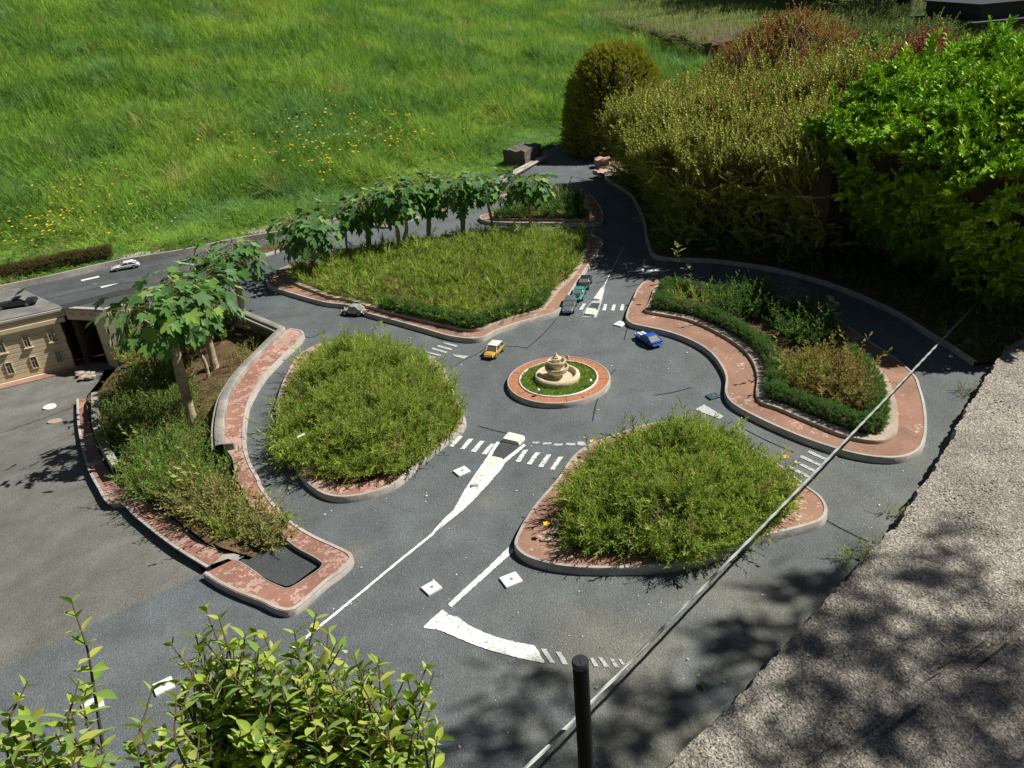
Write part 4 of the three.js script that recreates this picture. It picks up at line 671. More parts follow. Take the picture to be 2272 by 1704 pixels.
// ------------------------------------------------------------------ small floodlights round the fountain
function floodlight([x, z], toward, label) {
  const t = thing('floodlight', label, 'lamp', [x, 0.022, z], toward, 'floodlights round the fountain');
  part('stem', merge([tube([V(0, 0, 0), V(0.0, 0.012, 0), V(0.001, 0.022, 0)], [0.0011, 0.0011], 6), box(0.008, 0.002, 0.006, 0, 0.001, 0)]), M.dark, t);
  const head = part('lamp_head', new THREE.LatheGeometry([[0, -0.007], [0.004, -0.0065], [0.0068, -0.003], [0.0078, 0.001], [0.0078, 0.0035], [0.0068, 0.004]].map((p) => new THREE.Vector2(...p)), 24), M.white, t);
  head.position.set(0.001, 0.027, 0); head.rotation.z = -1.0;
  part('lens', new THREE.CylinderGeometry(0.0066, 0.0066, 0.001, 24).translate(0, 0.003, 0), new THREE.MeshPhysicalMaterial({ color: lin(0.32, 0.34, 0.36), roughness: 0.15, clearcoat: 1 }), head);
}
floodlight([0.106, -3.026], 1.15, 'small round white floodlight at the front left of the fountain turf');
floodlight([0.330, -3.069], 2.4, 'small round white floodlight at the right edge of the fountain turf');
floodlight([0.257, -3.317], -2.0, 'small round white floodlight behind the fountain');

// ------------------------------------------------------------------ model cars
const glassMat = new THREE.MeshPhysicalMaterial({ color: lin(0.05, 0.055, 0.05), roughness: 0.08, clearcoat: 1, clearcoatRoughness: 0.05 });
const screenMat = new THREE.MeshPhysicalMaterial({ color: lin(0.2, 0.21, 0.17), roughness: 0.25, clearcoat: 0.8, clearcoatRoughness: 0.2 });
const lampMat = new THREE.MeshPhysicalMaterial({ color: lin(0.6, 0.62, 0.62), roughness: 0.2, clearcoat: 1 });
const tailMat = new THREE.MeshPhysicalMaterial({ color: lin(0.35, 0.02, 0.02), roughness: 0.3, clearcoat: 1 });
const paintCar = (c, o = {}) => new THREE.MeshPhysicalMaterial({ color: lin(...c), roughness: 0.45, clearcoat: 0.7, clearcoatRoughness: 0.15, ...o });
function loft(stations, sections) { // stations: [x, half width, y bottom, y shoulder, y crown]
  const pos = [], idx = [], n = sections;
  stations.forEach(([x, w, yb, ys, yc]) => {
    for (let j = 0; j <= n; j++) { const a = (j / n * 2 - 1), s = Math.sign(a), t = Math.abs(a); let y, z;
      if (t > 0.6) { const q = (1 - t) / 0.4; z = s * w * (0.93 + 0.07 * Math.sin(q * Math.PI * 0.6)); y = lerp(yb, ys, q); } else { const q = t / 0.6; z = s * w * Math.pow(q, 0.9) * 0.985; y = lerp(yc, ys, Math.pow(q, 3.2)); }
      pos.push(x, y, z); }
  });
  const m = n + 1;
  for (let i = 0; i < stations.length - 1; i++) for (let j = 0; j < n; j++) { const a = i * m + j, b = a + m; idx.push(a, a + 1, b, b, a + 1, b + 1); }
  for (const i of [0, stations.length - 1]) { const [x, w, yb, ys, yc] = stations[i], o = pos.length / 3; pos.push(x, (yb + ys) / 2, 0); for (let j = 0; j <= n; j++) { const a = i * m + j, b = i * m + (j + 1) % m; i ? idx.push(o, b, a) : idx.push(o, a, b); } }
  return toCreasedNormals(geometry(pos, idx), 0.65);
}
// all car measures in shares of the length; o.hood, o.deck etc. shape the silhouette
function car(label, [x, z], turn, o) {
  const t = thing('toy_car', label, 'toy car', [x, o.y ?? 0.001, z], turn, 'die-cast cars on the model roads'), L = o.L, W2 = o.W / 2, gc = o.clear ?? 0.012, sh = o.shoulder, paint = paintCar(o.colour, o.finish);
  const st = o.body.map(([s, w, c, f]) => [s * L, w * W2, gc + (f ?? 0), sh * c - 0.0035, sh * c]);
  part('body', loft(st, 20), paint, t);
  const { a, b, c, d, top, tw = 0.78, bw = 0.93 } = o.cabin, y0 = sh * 0.985, yt = top;            // a windscreen foot, b roof front, c roof rear, d rear foot (shares of L)
  const q = (s, y, w) => [s * L, y, w * W2], face = (pts, mat, name) => { const pos = [], idx = []; pts.forEach((p) => pos.push(...p)); for (let i = 1; i < pts.length - 1; i++) idx.push(0, i, i + 1); return part(name, geometry(pos, idx), mat, t); };
  if (o.cabin) {
    const in_ = 0.985, solid = [];
    const corner = (s, y, w) => V(s * L, y, w * W2), edge = (p, r, k = 0.0022) => solid.push(tube([p, p.clone().lerp(r, 0.5), r], [k, k], 5));
    for (const s of [-1, 1]) { edge(corner(a, y0, s * bw), corner(b, yt, s * tw)); edge(corner(d, y0, s * bw), corner(c, yt, s * tw), 0.003); const m = (a + d) / 2 + (o.post ?? 0); edge(corner(m, y0, s * bw), corner(lerp(b, c, (m - a) / (d - a)), yt, s * tw), 0.0018); edge(corner(b, yt, s * tw), corner(c, yt, s * tw), 0.0022); }
    part('pillars', merge(solid), o.roofMat ?? paint, t);
    face([q(a, y0, -bw * in_), q(a, y0, bw * in_), q(b, yt, tw * in_), q(b, yt, -tw * in_)], screenMat, 'windscreen');
    face([q(d, y0, bw * in_), q(d, y0, -bw * in_), q(c, yt, -tw * in_), q(c, yt, tw * in_)], o.rearMat ?? screenMat, 'rear_window');
    for (const s of [-1, 1]) face([q(a, y0, s * bw * in_), q(d, y0, s * bw * in_), q(c, yt, s * tw * in_), q(b, yt, s * tw * in_)], glassMat, 'side_window');
    const rs = []; for (let i = 0; i <= 6; i++) { const u = i / 6, e = Math.sin(u * Math.PI); rs.push([lerp(c - 0.006, b + 0.006, u) * L, tw * W2 * (1.0 + 0.02 * e), yt - 0.0015, yt + 0.0005, yt + 0.0012 + 0.0022 * e]); }
    part('roof', loft(rs, 14), o.roofMat ?? paint, t);
  }
  const wr = o.wheel ?? 0.0115, tyre = toCreasedNormals(new THREE.LatheGeometry([[wr * 0.62, -0.0042], [wr * 0.93, -0.0046], [wr, -0.003], [wr, 0.003], [wr * 0.93, 0.0046], [wr * 0.62, 0.0042]].map((p) => new THREE.Vector2(...p)), 20).rotateX(Math.PI / 2), 0.6);
  const rim = merge([new THREE.CylinderGeometry(wr * 0.63, wr * 0.63, 0.0076, 16).rotateX(Math.PI / 2), ...[0, 1, 2, 3, 4].map((k) => box(wr * 0.2, wr * 0.62, 0.0088, 0, wr * 0.28, 0).rotateZ(k * 1.2566))]);
  for (const s of [-1, 1]) for (const e of [o.front ?? 0.31, o.rear ?? -0.3]) { const g = new THREE.Group(); g.name = 'wheel'; g.position.set(e * L, wr, s * (W2 - 0.0035)); t.add(g); part('tyre', tyre, M.rubber, g); part('rim', rim, o.rimMat ?? M.steel, g); }
  for (const s of [-1, 1]) { const [fx] = [o.body[o.body.length - 1][0]], [rx] = [o.body[0][0]]; part('headlight', new THREE.SphereGeometry(0.0042, 10, 8).scale(0.7, o.round ? 1 : 0.75, 1).translate(fx * L - 0.002, sh * (o.lampY ?? 0.7), s * W2 * 0.68), lampMat, t); part('tail_light', box(0.003, 0.0045, 0.007, rx * L + 0.0008, sh * 0.72, s * W2 * 0.66, 0.001), tailMat, t); }
  part('front_bumper', box(0.006, 0.005, o.W * 0.86, o.body[o.body.length - 1][0] * L - 0.001, gc + 0.003, 0, 0.002), o.bumper ?? paint, t);
  part('rear_bumper', box(0.006, 0.005, o.W * 0.86, o.body[0][0] * L + 0.001, gc + 0.004, 0, 0.002), o.bumper ?? paint, t);
  part('underbody', box(L * 0.9, 0.008, o.W * 0.82, 0, gc + 0.003, 0), M.dark, t);
  return { t, paint };
}
// turn: the car's nose (+x) after rotating by this angle about y
const facing = (p, q) => -Math.atan2(q[1] - p[1], q[0] - p[0]);
const hatch = [[-0.5, 0.78, 0.8, 0.006], [-0.49, 0.9, 0.95, 0.002], [-0.44, 0.97, 1.0], [-0.2, 1, 1.0], [0.1, 1, 0.98], [0.22, 0.99, 0.93], [0.36, 0.96, 0.86], [0.45, 0.88, 0.76], [0.49, 0.74, 0.6, 0.004], [0.5, 0.6, 0.5, 0.006]];
const sedan = [[-0.5, 0.74, 0.72, 0.006], [-0.48, 0.88, 0.9, 0.002], [-0.4, 0.95, 0.97], [-0.2, 1, 1], [0.12, 1, 0.98], [0.24, 0.98, 0.93], [0.38, 0.94, 0.85], [0.46, 0.84, 0.72], [0.5, 0.66, 0.55, 0.005]];
const coupe = [[-0.5, 0.8, 0.78, 0.008], [-0.48, 0.92, 0.98, 0.003], [-0.36, 1, 1.04], [-0.15, 0.97, 1], [0.12, 0.97, 0.96], [0.28, 1, 0.92], [0.42, 0.96, 0.84], [0.48, 0.86, 0.68], [0.5, 0.72, 0.52, 0.005]];
{
  const yl = car('yellow hatchback toy car with a white roof left of the fountain', [-0.071, -3.514], facing([-0.037, -3.593], [-0.106, -3.457]), { L: 0.125, W: 0.058, shoulder: 0.032, colour: [0.62, 0.36, 0.045], body: hatch, cabin: { a: 0.23, b: 0.1, c: -0.36, d: -0.46, top: 0.052, tw: 0.8 }, roofMat: paintCar([0.78, 0.76, 0.68]), round: true, lampY: 0.72, wheel: 0.0118, front: 0.3, rear: -0.32 });
  const bl = car('blue sports coupe toy car with white bonnet stripes right of the fountain', [0.655, -3.498], facing([0.680, -3.437], [0.620, -3.576]), { L: 0.158, W: 0.066, shoulder: 0.029, colour: [0.012, 0.1, 0.5], body: coupe, cabin: { a: 0.17, b: 0.02, c: -0.2, d: -0.4, top: 0.045, tw: 0.72, bw: 0.86 }, wheel: 0.0125, front: 0.3, rear: -0.29, rimMat: M.dark });
  for (const s of [-1, 1]) part('bonnet_stripe', box(0.045, 0.0006, 0.011, 0.158 * 0.32, 0.0272, s * 0.0095).rotateZ(-0.06).translate(-0.0005, 0.0032, 0), M.white, bl.t);
  part('spoiler', box(0.008, 0.003, 0.058, -0.158 * 0.47, 0.0315, 0, 0.001), bl.paint, bl.t);
  car('grey estate toy car, nearest of the three parked by the kerb', [0.333, -3.983], facing([0.366, -4.115], [0.309, -3.889]), { L: 0.155, W: 0.062, shoulder: 0.035, colour: [0.16, 0.19, 0.23], body: hatch, cabin: { a: 0.2, b: 0.06, c: -0.4, d: -0.47, top: 0.054, tw: 0.78 }, finish: { metalness: 0.35 }, wheel: 0.0125 });
  car('turquoise toy car with a black bonnet, middle of the three parked by the kerb', [0.399, -4.143], facing([0.428, -4.247], [0.375, -4.060]), { L: 0.15, W: 0.062, shoulder: 0.032, colour: [0.03, 0.3, 0.26], body: sedan, cabin: { a: 0.16, b: 0.02, c: -0.25, d: -0.4, top: 0.047, tw: 0.76, bw: 0.9 }, wheel: 0.012 });
  part('bonnet_panel', box(0.04, 0.001, 0.032, 0.15 * 0.3, 0.0316, 0).rotateZ(-0.06).translate(0, 0.0022, 0), M.dark, scene.children[scene.children.length - 1]);
  car('black sedan toy car, farthest of the three parked by the kerb', [0.451, -4.299], facing([0.478, -4.401], [0.419, -4.203]), { L: 0.155, W: 0.062, shoulder: 0.033, colour: [0.014, 0.016, 0.02], body: sedan, cabin: { a: 0.18, b: 0.04, c: -0.28, d: -0.42, top: 0.048, tw: 0.76, bw: 0.9 }, wheel: 0.012 });
  const vw = [[-0.5, 0.5, 0.55, 0.006], [-0.47, 0.72, 0.8, 0.002], [-0.38, 0.9, 1.02], [-0.2, 0.98, 1.08], [0.05, 0.97, 1.05], [0.2, 0.88, 1.0], [0.32, 0.84, 0.98], [0.42, 0.8, 0.86], [0.48, 0.72, 0.62], [0.5, 0.6, 0.5, 0.005]];
  car('pale grey rounded vintage toy car beside the tree island kerb', [-0.819, -4.181], facing([-0.759, -4.161], [-0.890, -4.214]), { L: 0.138, W: 0.056, shoulder: 0.032, colour: [0.36, 0.38, 0.38], body: vw, cabin: { a: 0.16, b: 0.08, c: -0.2, d: -0.4, top: 0.053, tw: 0.76, bw: 0.88 }, wheel: 0.0125, round: true, lampY: 0.8, rimMat: paintCar([0.4, 0.42, 0.42]) });
  car('white coupe toy car on the upper road below the grass bank', [-2.512, -5.367], facing([-2.431, -5.383], [-2.583, -5.329]), { L: 0.175, W: 0.068, shoulder: 0.032, colour: [0.72, 0.73, 0.76], body: sedan, cabin: { a: 0.17, b: 0.03, c: -0.24, d: -0.42, top: 0.047, tw: 0.72, bw: 0.88 }, wheel: 0.013 });
  const bk = car('black toy car with a raised tail flap on the roof deck of the building', [-2.962, -4.789], facing([-2.841, -4.799], [-3.061, -4.751]), { y: 0.006, L: 0.24, W: 0.085, shoulder: 0.034, colour: [0.014, 0.016, 0.022], body: coupe, cabin: { a: 0.12, b: 0.0, c: -0.16, d: -0.28, top: 0.05, tw: 0.66, bw: 0.82 }, wheel: 0.014 });
  part('tail_flap', box(0.05, 0.003, 0.07, -0.24 * 0.3, 0.062, 0, 0.0012).rotateZ(0), bk.paint, bk.t).rotation.z = -0.35;
}
// ------------------------------------------------------------------ white sign plates let into the road
function plate([x, z], y, w, d, turn, label, mat = M.white, group = 'square plates on the road') {
  const t = thing('sign_plate', label, 'plate', [x, y, z], turn, group);
  part('slab', box(w, 0.007, d, 0, 0.0036, 0, 0.001), mat, t);
  part('bolt', new THREE.CylinderGeometry(0.0042, 0.0048, 0.002, 12).translate(0.002, 0.008, 0), M.concrete, t);
}
plate([-0.210, -2.532], 0, 0.05, 0.045, 0.55, 'white square plate left of the white wedge slab');
plate([-0.292, -1.914], 0, 0.048, 0.045, 0.62, 'white square plate between the long line and the short white line');
plate([-0.054, -1.919], 0, 0.055, 0.05, 0.42, 'white square plate below the corner of the front bush island');
plate([0.559, -3.732], 0, 0.052, 0.048, 0.8, 'white square plate between the blue car and the back crossing');
plate([-1.165, -1.574], 0, 0.05, 0.045, 0.55, 'white square plate at the lower left, the leftmost one');
plate([-0.994, -1.618], 0, 0.05, 0.045, 0.55, 'white square plate half hidden by the front shrub');
plate([0.811, -2.925], 0, 0.048, 0.04, 0.35, 'dark slate coloured plate beside the right island kerb', std({ color: lin(0.05, 0.09, 0.1), roughness: 0.4 }));
one('road_cover', new THREE.CylinderGeometry(0.032, 0.034, 0.006, 32).translate(...(() => { const [p] = [[-2.550, -4.078, -0.348]]; return [p[0], p[2] + 0.003, p[1]]; })()), M.white, 'round white cover in the lower street', 'road cover');
one('road_cover', new THREE.CylinderGeometry(0.026, 0.027, 0.003, 32).scale(1.4, 1, 1).translate(...(() => { const [p] = [[-2.387, -3.814, -0.302]]; return [p[0], p[2] + 0.001, p[1]]; })()), M.ledge, 'pale oval cover in the lower street, nearer than the white one', 'road cover');

M.facade = std({ map: stoneMap, bumpMap: stoneMap, bumpScale: 0.0015, color: lin(1, 0.98, 0.95) });
// ------------------------------------------------------------------ model building with a road deck for a roof
{
  const b = thing('model_building', 'cream model facade with two rows of windows under the road deck', 'building', [-2.637, 0, -4.695], rad(25.608));
  const L = 1.5, x1 = -0.045, wz = -0.018;
  part('wall', box(L, 0.36, 0.3, x1 - L / 2, -0.25, wz - 0.15), M.facade, b);
  for (let k = 0; k < 9; k++) part('stone_course', box(L + 0.002, 0.0235, 0.006, x1 - L / 2, -0.372 + 0.0125 + k * 0.0268, wz, 0.0015), M.facade, b);
  part('footway', box(L + 0.05, 0.02, 0.06, x1 - L / 2 + 0.02, -0.39, wz + 0.04, 0.003), M.pink, b);
  part('plinth', box(L + 0.004, 0.014, 0.02, x1 - L / 2, -0.383, wz + 0.008, 0.002), M.facade, b);
  for (let k = 0; k < 10; k++) for (const [y0, y1, up] of [[-0.19, -0.124, true], [-0.33, -0.256, false]]) {
    const x = -0.112 - k * 0.1345, h = y1 - y0, yc = (y0 + y1) / 2, w = 0.034;
    const win = new THREE.Group(); win.name = 'window'; win.position.set(x, yc, wz + 0.003); b.add(win);
    part('pane', box(w - 0.006, h - 0.004, 0.003, 0, 0, -0.0006), new THREE.MeshPhysicalMaterial({ color: lin(0.035, 0.037, 0.04), roughness: 0.12, clearcoat: 0.8 }), win);
    part('frame', merge([box(0.004, h + 0.004, 0.012, -w / 2, 0, 0.001), box(0.004, h + 0.004, 0.012, w / 2, 0, 0.001), box(w, 0.004, 0.012, 0, h / 2, 0.001), box(w, 0.003, 0.012, 0, -h / 2, 0.001), box(0.0022, h, 0.004, 0, 0, 0.0015), box(w, 0.0018, 0.0042, 0, h * 0.14, 0.0014)]), M.facade, win);
    if (up) part('sill', box(0.052, 0.007, 0.016, 0, -h / 2 - 0.006, 0.006, 0.002), M.facade, win);
  }
  for (let k = 0; k < 5; k++) part('corner_stone', box(0.018 + (k % 2) * 0.006, 0.05, 0.012, x1 - 0.008, -0.345 + k * 0.057, wz + 0.002, 0.003), M.facade, b);
  part('cornice', box(L + 0.03, 0.03, 0.032, x1 - L / 2 + 0.02, -0.068, wz + 0.006, 0.004), M.facade, b);
  part('frieze', box(L + 0.04, 0.034, 0.022, x1 - L / 2 + 0.024, -0.034, wz + 0.004), M.facade, b);
  for (let k = 0; k < 34; k++) if (k % 6 !== 5) part('baluster', new THREE.CylinderGeometry(0.003, 0.0038, 0.02, 8).translate(-0.018 - k * 0.0125, -0.033, wz + 0.0145), M.facade, b);
  part('coping', box(L + 0.05, 0.016, 0.034, x1 - L / 2 + 0.028, -0.0075, wz + 0.008, 0.003), M.kerb, b);
}
{
  // the concrete deck above it
  const ring = [[-4.5, -3.83], ...[[-2.637, -4.695], [-3.145, -5.167]], [-4.9, -4.4]];
  structure('deck', fill(area(ring) < 0 ? ring.reverse() : ring, 0.005), M.deck, 'pale concrete road deck on the model building');
  const w = thing('underpass_wall', 'shadowed underpass mouth with a painted fascia next to the cream facade', 'wall');
  const [c, n2, n3] = [[-2.631, -4.693], [-2.368, -4.605], [-2.199, -4.662]], n4 = [-1.9, -4.62], n5 = innerWall[1];
  const seg = (p, q, h, y, d, mat, name, ext = 0) => { const l = Math.hypot(q[0] - p[0], q[1] - p[1]) + ext, a = -Math.atan2(q[1] - p[1], q[0] - p[0]); return part(name, box(l, h, d, 0, 0, -d / 2, 0.002).rotateY(a).translate((p[0] + q[0]) / 2, y, (p[1] + q[1]) / 2), mat, w); };
  for (const [p, q] of [[c, n2], [n2, n3], [n3, n4], [n4, n5]]) {
    seg(p, q, 0.014, -0.006, 0.03, M.kerb, 'coping', 0.012); seg(p, q, 0.05, -0.038, 0.02, M.stone, 'fascia', 0.004); seg(p, q, 0.012, -0.068, 0.026, M.stone, 'moulding', 0.008);
    const l = Math.hypot(q[0] - p[0], q[1] - p[1]), n = Math.floor(l / 0.0125), nx = -(q[1] - p[1]) / l, nz = (q[0] - p[0]) / l;
    for (let k = 1; k < n; k++) if (k % 6 > 1) part('baluster', new THREE.CylinderGeometry(0.003, 0.0038, 0.02, 8).translate(lerp(p[0], q[0], k / n) + nx * 0.001, -0.034, lerp(p[1], q[1], k / n) + nz * 0.001), M.stone, w);
  }
  const back = (p, d) => [p[0] - 0.05, p[1] - d];
  seg(n2, n3, 0.34, -0.24, 0.03, M.stone, 'pier'); seg(n3, n4, 0.3, -0.22, 0.03, M.concrete, 'side_wall'); seg(n4, n5, 0.3, -0.22, 0.03, M.concrete, 'side_wall');
  const inner = [[n2[0] - 0.012, n2[1] - 0.01], [n2[0] - 0.09, n2[1] - 0.06], [n2[0] - 0.16, n2[1] - 0.2], [n2[0] - 0.18, n2[1] - 0.5]];
  part('curved_side', sweepRing(openLine(inner, 30), [[0, -0.4], [0, -0.07]], false), M.stone, w);
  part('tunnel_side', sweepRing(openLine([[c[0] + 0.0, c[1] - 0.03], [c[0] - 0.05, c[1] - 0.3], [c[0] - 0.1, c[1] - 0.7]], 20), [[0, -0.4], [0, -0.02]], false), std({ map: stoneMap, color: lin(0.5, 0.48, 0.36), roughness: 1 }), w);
  seg([c[0] - 0.3, c[1] - 0.7], [n2[0] + 0.1, n2[1] - 0.62], 0.34, -0.22, 0.03, M.concrete, 'tunnel_back');
  one('rubble', merge([0, 1, 2, 3, 4, 5, 6].map((i) => { const r = rng(900 + i), p = [[-2.587, -4.547], [-2.536, -4.502], [-2.502, -4.484], [-2.543, -4.544], [-2.548, -4.493], [-2.612, -4.570], [-2.512, -4.532]][i]; return new THREE.DodecahedronGeometry(0.012 + r() * 0.012, 0).scale(1.5, 0.55, 1).rotateY(r() * 6).translate(p[0], -0.37, p[1]); })), M.ledge, 'few pale stones at the foot of the underpass mouth', 'rubble');
}

// ------------------------------------------------------------------ barrier post and cable
{
  const p = thing('barrier_post', 'black round barrier post at the bottom edge of the path', 'post', [0.077, 0.06, -1.058], 0);
  const H = 0.488;
  part('shaft', toCreasedNormals(new THREE.LatheGeometry([[0, 0], [0.0145, 0], [0.0145, H - 0.003], [0.0142, H - 0.002]].map((q) => new THREE.Vector2(...q)), 36), 0.8), M.black, p);
  const cap = part('cap', toCreasedNormals(new THREE.LatheGeometry([[0.0148, H - 0.012], [0.0152, H - 0.008], [0.0152, H - 0.002], [0.0136, H + 0.001], [0, H + 0.0015]].map((q) => new THREE.Vector2(...q)), 36), 0.8), std({ color: lin(0.02, 0.025, 0.032), roughness: 0.6 }), p);
  part('slot', box(0.002, 0.001, 0.018, 0, H + 0.0018, 0.001).rotateY(0.1), M.dark, cap);
  const A = V(2.2, 0.05, -3.51), B = V(0.05, 0.37, -1.08), E = B.clone().add(B.clone().sub(A).multiplyScalar(0.28));
  const c = thing('barrier_cable', 'thin grey steel cable stretched from the path edge past the black post', 'cable');
  const strand = [];
  const mid = (t) => A.clone().lerp(E, t).add(V(0, -0.012 * Math.sin(t * Math.PI), 0));
  part('rope', tube([0, 0.25, 0.5, 0.75, 1].map(mid), [0.0034, 0.0034], 10), std({ color: lin(0.3, 0.33, 0.31), roughness: 0.55, metalness: 0.2 }), c);
  const dir = E.clone().sub(A).normalize(), u = V(0, 1, 0).addScaledVector(dir, -dir.y).normalize(), s = V(0, 0, 0).crossVectors(dir, u);
  for (let k = 0; k < 3; k++) { const pts = []; for (let i = 0; i <= 150; i++) { const t = i / 150, ph = k * 2.094 + t * 110; pts.push(mid(t).addScaledVector(u, Math.cos(ph) * 0.0026).addScaledVector(s, Math.sin(ph) * 0.0026)); } strand.push(tube(pts, [0.0017, 0.0017], 5, false)); }
  part('strands', merge(strand), std({ color: lin(0.36, 0.39, 0.36), roughness: 0.5, metalness: 0.2 }), c);
  part('clamp', merge([tube([A.clone().addScaledVector(dir, 0.0), A.clone().add(V(-0.012, -0.03, 0.03)), A.clone().add(V(-0.01, -0.05, 0.04))], [0.003, 0.003], 6), tube([A.clone().addScaledVector(dir, -0.05), A, A.clone().addScaledVector(dir, 0.06)], [0.0055, 0.0055], 8)]), M.steel, c);
  const q = thing('barrier_post', 'dark post half hidden by the hedge at the far end of the cable', 'post', [2.23, 0.02, -3.54], 0);
  part('shaft', new THREE.CylinderGeometry(0.014, 0.014, 0.16, 20).translate(0, 0.08, 0), M.black, q); part('cap', new THREE.CylinderGeometry(0.015, 0.015, 0.012, 20).translate(0, 0.165, 0), M.black, q);
}
// blocks at the far end of the upper road
{
  const rock = (g, s) => { const p = g.attributes.position; for (let i = 0; i < p.count; i++) { const x = p.getX(i), y = p.getY(i), z = p.getZ(i); p.setXYZ(i, x + noise(y * 14 + s, z * 14) * 0.012, y + noiseB(x * 12 + s, z * 12) * 0.014, z + noiseC(x * 14, y * 14 + s) * 0.012); } g.computeVertexNormals(); return g; };
  const [a, b] = [[0.223, -7.314], [0.372, -7.553]], m = [(a[0] + b[0]) / 2, (a[1] + b[1]) / 2], l = Math.hypot(b[0] - a[0], b[1] - a[1]);
  one('stone_block', rock(new THREE.BoxGeometry(l * 1.1, 0.15, 0.22, 12, 6, 8), 3).rotateY(-Math.atan2(b[1] - a[1], b[0] - a[0])).translate(m[0] - 0.02, 0.06, m[1] - 0.1), std({ map: concreteMap, color: lin(0.3, 0.28, 0.26) }), 'dark rough stone block at the far end of the upper road', 'stone block');
  const c = [[0.933, -7.095]][0], d = [[0.908, -6.744]][0];
  one('stone_block', rock(new THREE.BoxGeometry(0.12, 0.06, 0.1, 5, 4, 5), 9).translate(c[0], 0.045, c[1]), M.kerbPink, 'sunlit pinkish stone at the far right end of the road', 'stone block');
  one('stone_block', rock(new THREE.BoxGeometry(0.16, 0.04, 0.1, 5, 4, 5), 14).rotateY(0.5).translate(d[0], 0.035, d[1]), M.ledge, 'pale stone in the shade beside the far road, in front of the pinkish one', 'stone block');
}

// ------------------------------------------------------------------ the grass bank
function bankPoint(a, d) { return [vergeA.x + vergeDir.x * a + vergeOut.x * d, vergeA.z + vergeDir.z * a + vergeOut.z * d]; }
const vergeAD = verge.map(([x, z]) => [(x - vergeA.x) * vergeDir.x + (z - vergeA.z) * vergeDir.z, (x - vergeA.x) * vergeOut.x + (z - vergeA.z) * vergeOut.z]);
function vergeStart(a) { for (let i = 1; i < vergeAD.length; i++) if (a < vergeAD[i][0]) { const p = vergeAD[i - 1], q = vergeAD[i]; return lerp(p[1], q[1], clamp((a - p[0]) / (q[0] - p[0]))) + 0.065; } return 0.3; }
{
  const na = 150, nd = 110, pos = [], idx = [], uv = [];
  for (let i = 0; i <= na; i++) for (let j = 0; j <= nd; j++) { const a = lerp(-5, 34, Math.pow(i / na, 1.2)), d = vergeStart(a) + Math.pow(j / nd, 1.8) * 26, [x, z] = bankPoint(a, d); pos.push(x, bankY(x, z) + (j ? 0 : -0.05), z); uv.push(x, z); }
  for (let i = 0; i < na; i++) for (let j = 0; j < nd; j++) { const p = i * (nd + 1) + j, q = p + nd + 1; idx.push(p, q, p + 1, q, q + 1, p + 1); }
  const turfMap = texture(512, 1.7, true, (u, v, i, j) => { const f = fbm(u, v, 12, 301, 5), g = pn(u, v, 140, 303), c = mix3([70, 100, 30], [116, 142, 52], clamp(f * 0.7 + g * 0.4 - 0.05)); const k = 1 + (hash2(i, j, 31) - 0.5) * 0.3; return [c[0] * k, c[1] * k, c[2] * k]; });
  structure('grass_bank', geometry(pos, idx, uv), std({ map: turfMap, bumpMap: turfMap, bumpScale: 0.03, roughness: 1 }), 'grass bank rising behind the upper road');
  M.turf = std({ map: turfMap, bumpMap: turfMap, bumpScale: 0.03, roughness: 1 });
}
function tuft(seed, n, h, spreadR, w) {                              // a clump of bent blades, three segments each
  const r = rng(seed), L = new Leaves();
  for (let i = 0; i < n; i++) {
    const a = r() * 6.28, o = V(Math.cos(a) * r() * spreadR, 0, Math.sin(a) * r() * spreadR), b = r() * 6.28, bend = 0.15 + r() * 0.75, len = h * (0.55 + r() * 0.6), dir = V(Math.cos(b), 0, Math.sin(b)), s = V(-dir.z, 0, dir.x), k = 0.75 + r() * 0.5, ww = w * (0.7 + r() * 0.6);
    const at = (t, e) => { const q = o.clone().addScaledVector(dir, len * bend * t * t).add(V(0, len * t * (1 - 0.35 * bend * t), 0)).addScaledVector(s, ww * e); return [q.x, q.y, q.z]; };
    const c = r() < 0.12 ? [k * 1.6, k * 1.25, k * 1.5] : [k, k, k];
    L.tri(at(0, -0.5), at(0, 0.5), at(0.4, 0.42), c); L.tri(at(0, -0.5), at(0.4, 0.42), at(0.4, -0.42), c); L.tri(at(0.4, -0.42), at(0.4, 0.42), at(0.75, 0.25), c); L.tri(at(0.4, -0.42), at(0.75, 0.25), at(0.75, -0.25), c); L.tri(at(0.75, -0.25), at(0.75, 0.25), at(1, 0), c);
  }
  return L.build();
}
const tufts = [1, 2, 3, 4, 5].map((s) => tuft(700 + s, 13, 0.24, 0.055, 0.006));
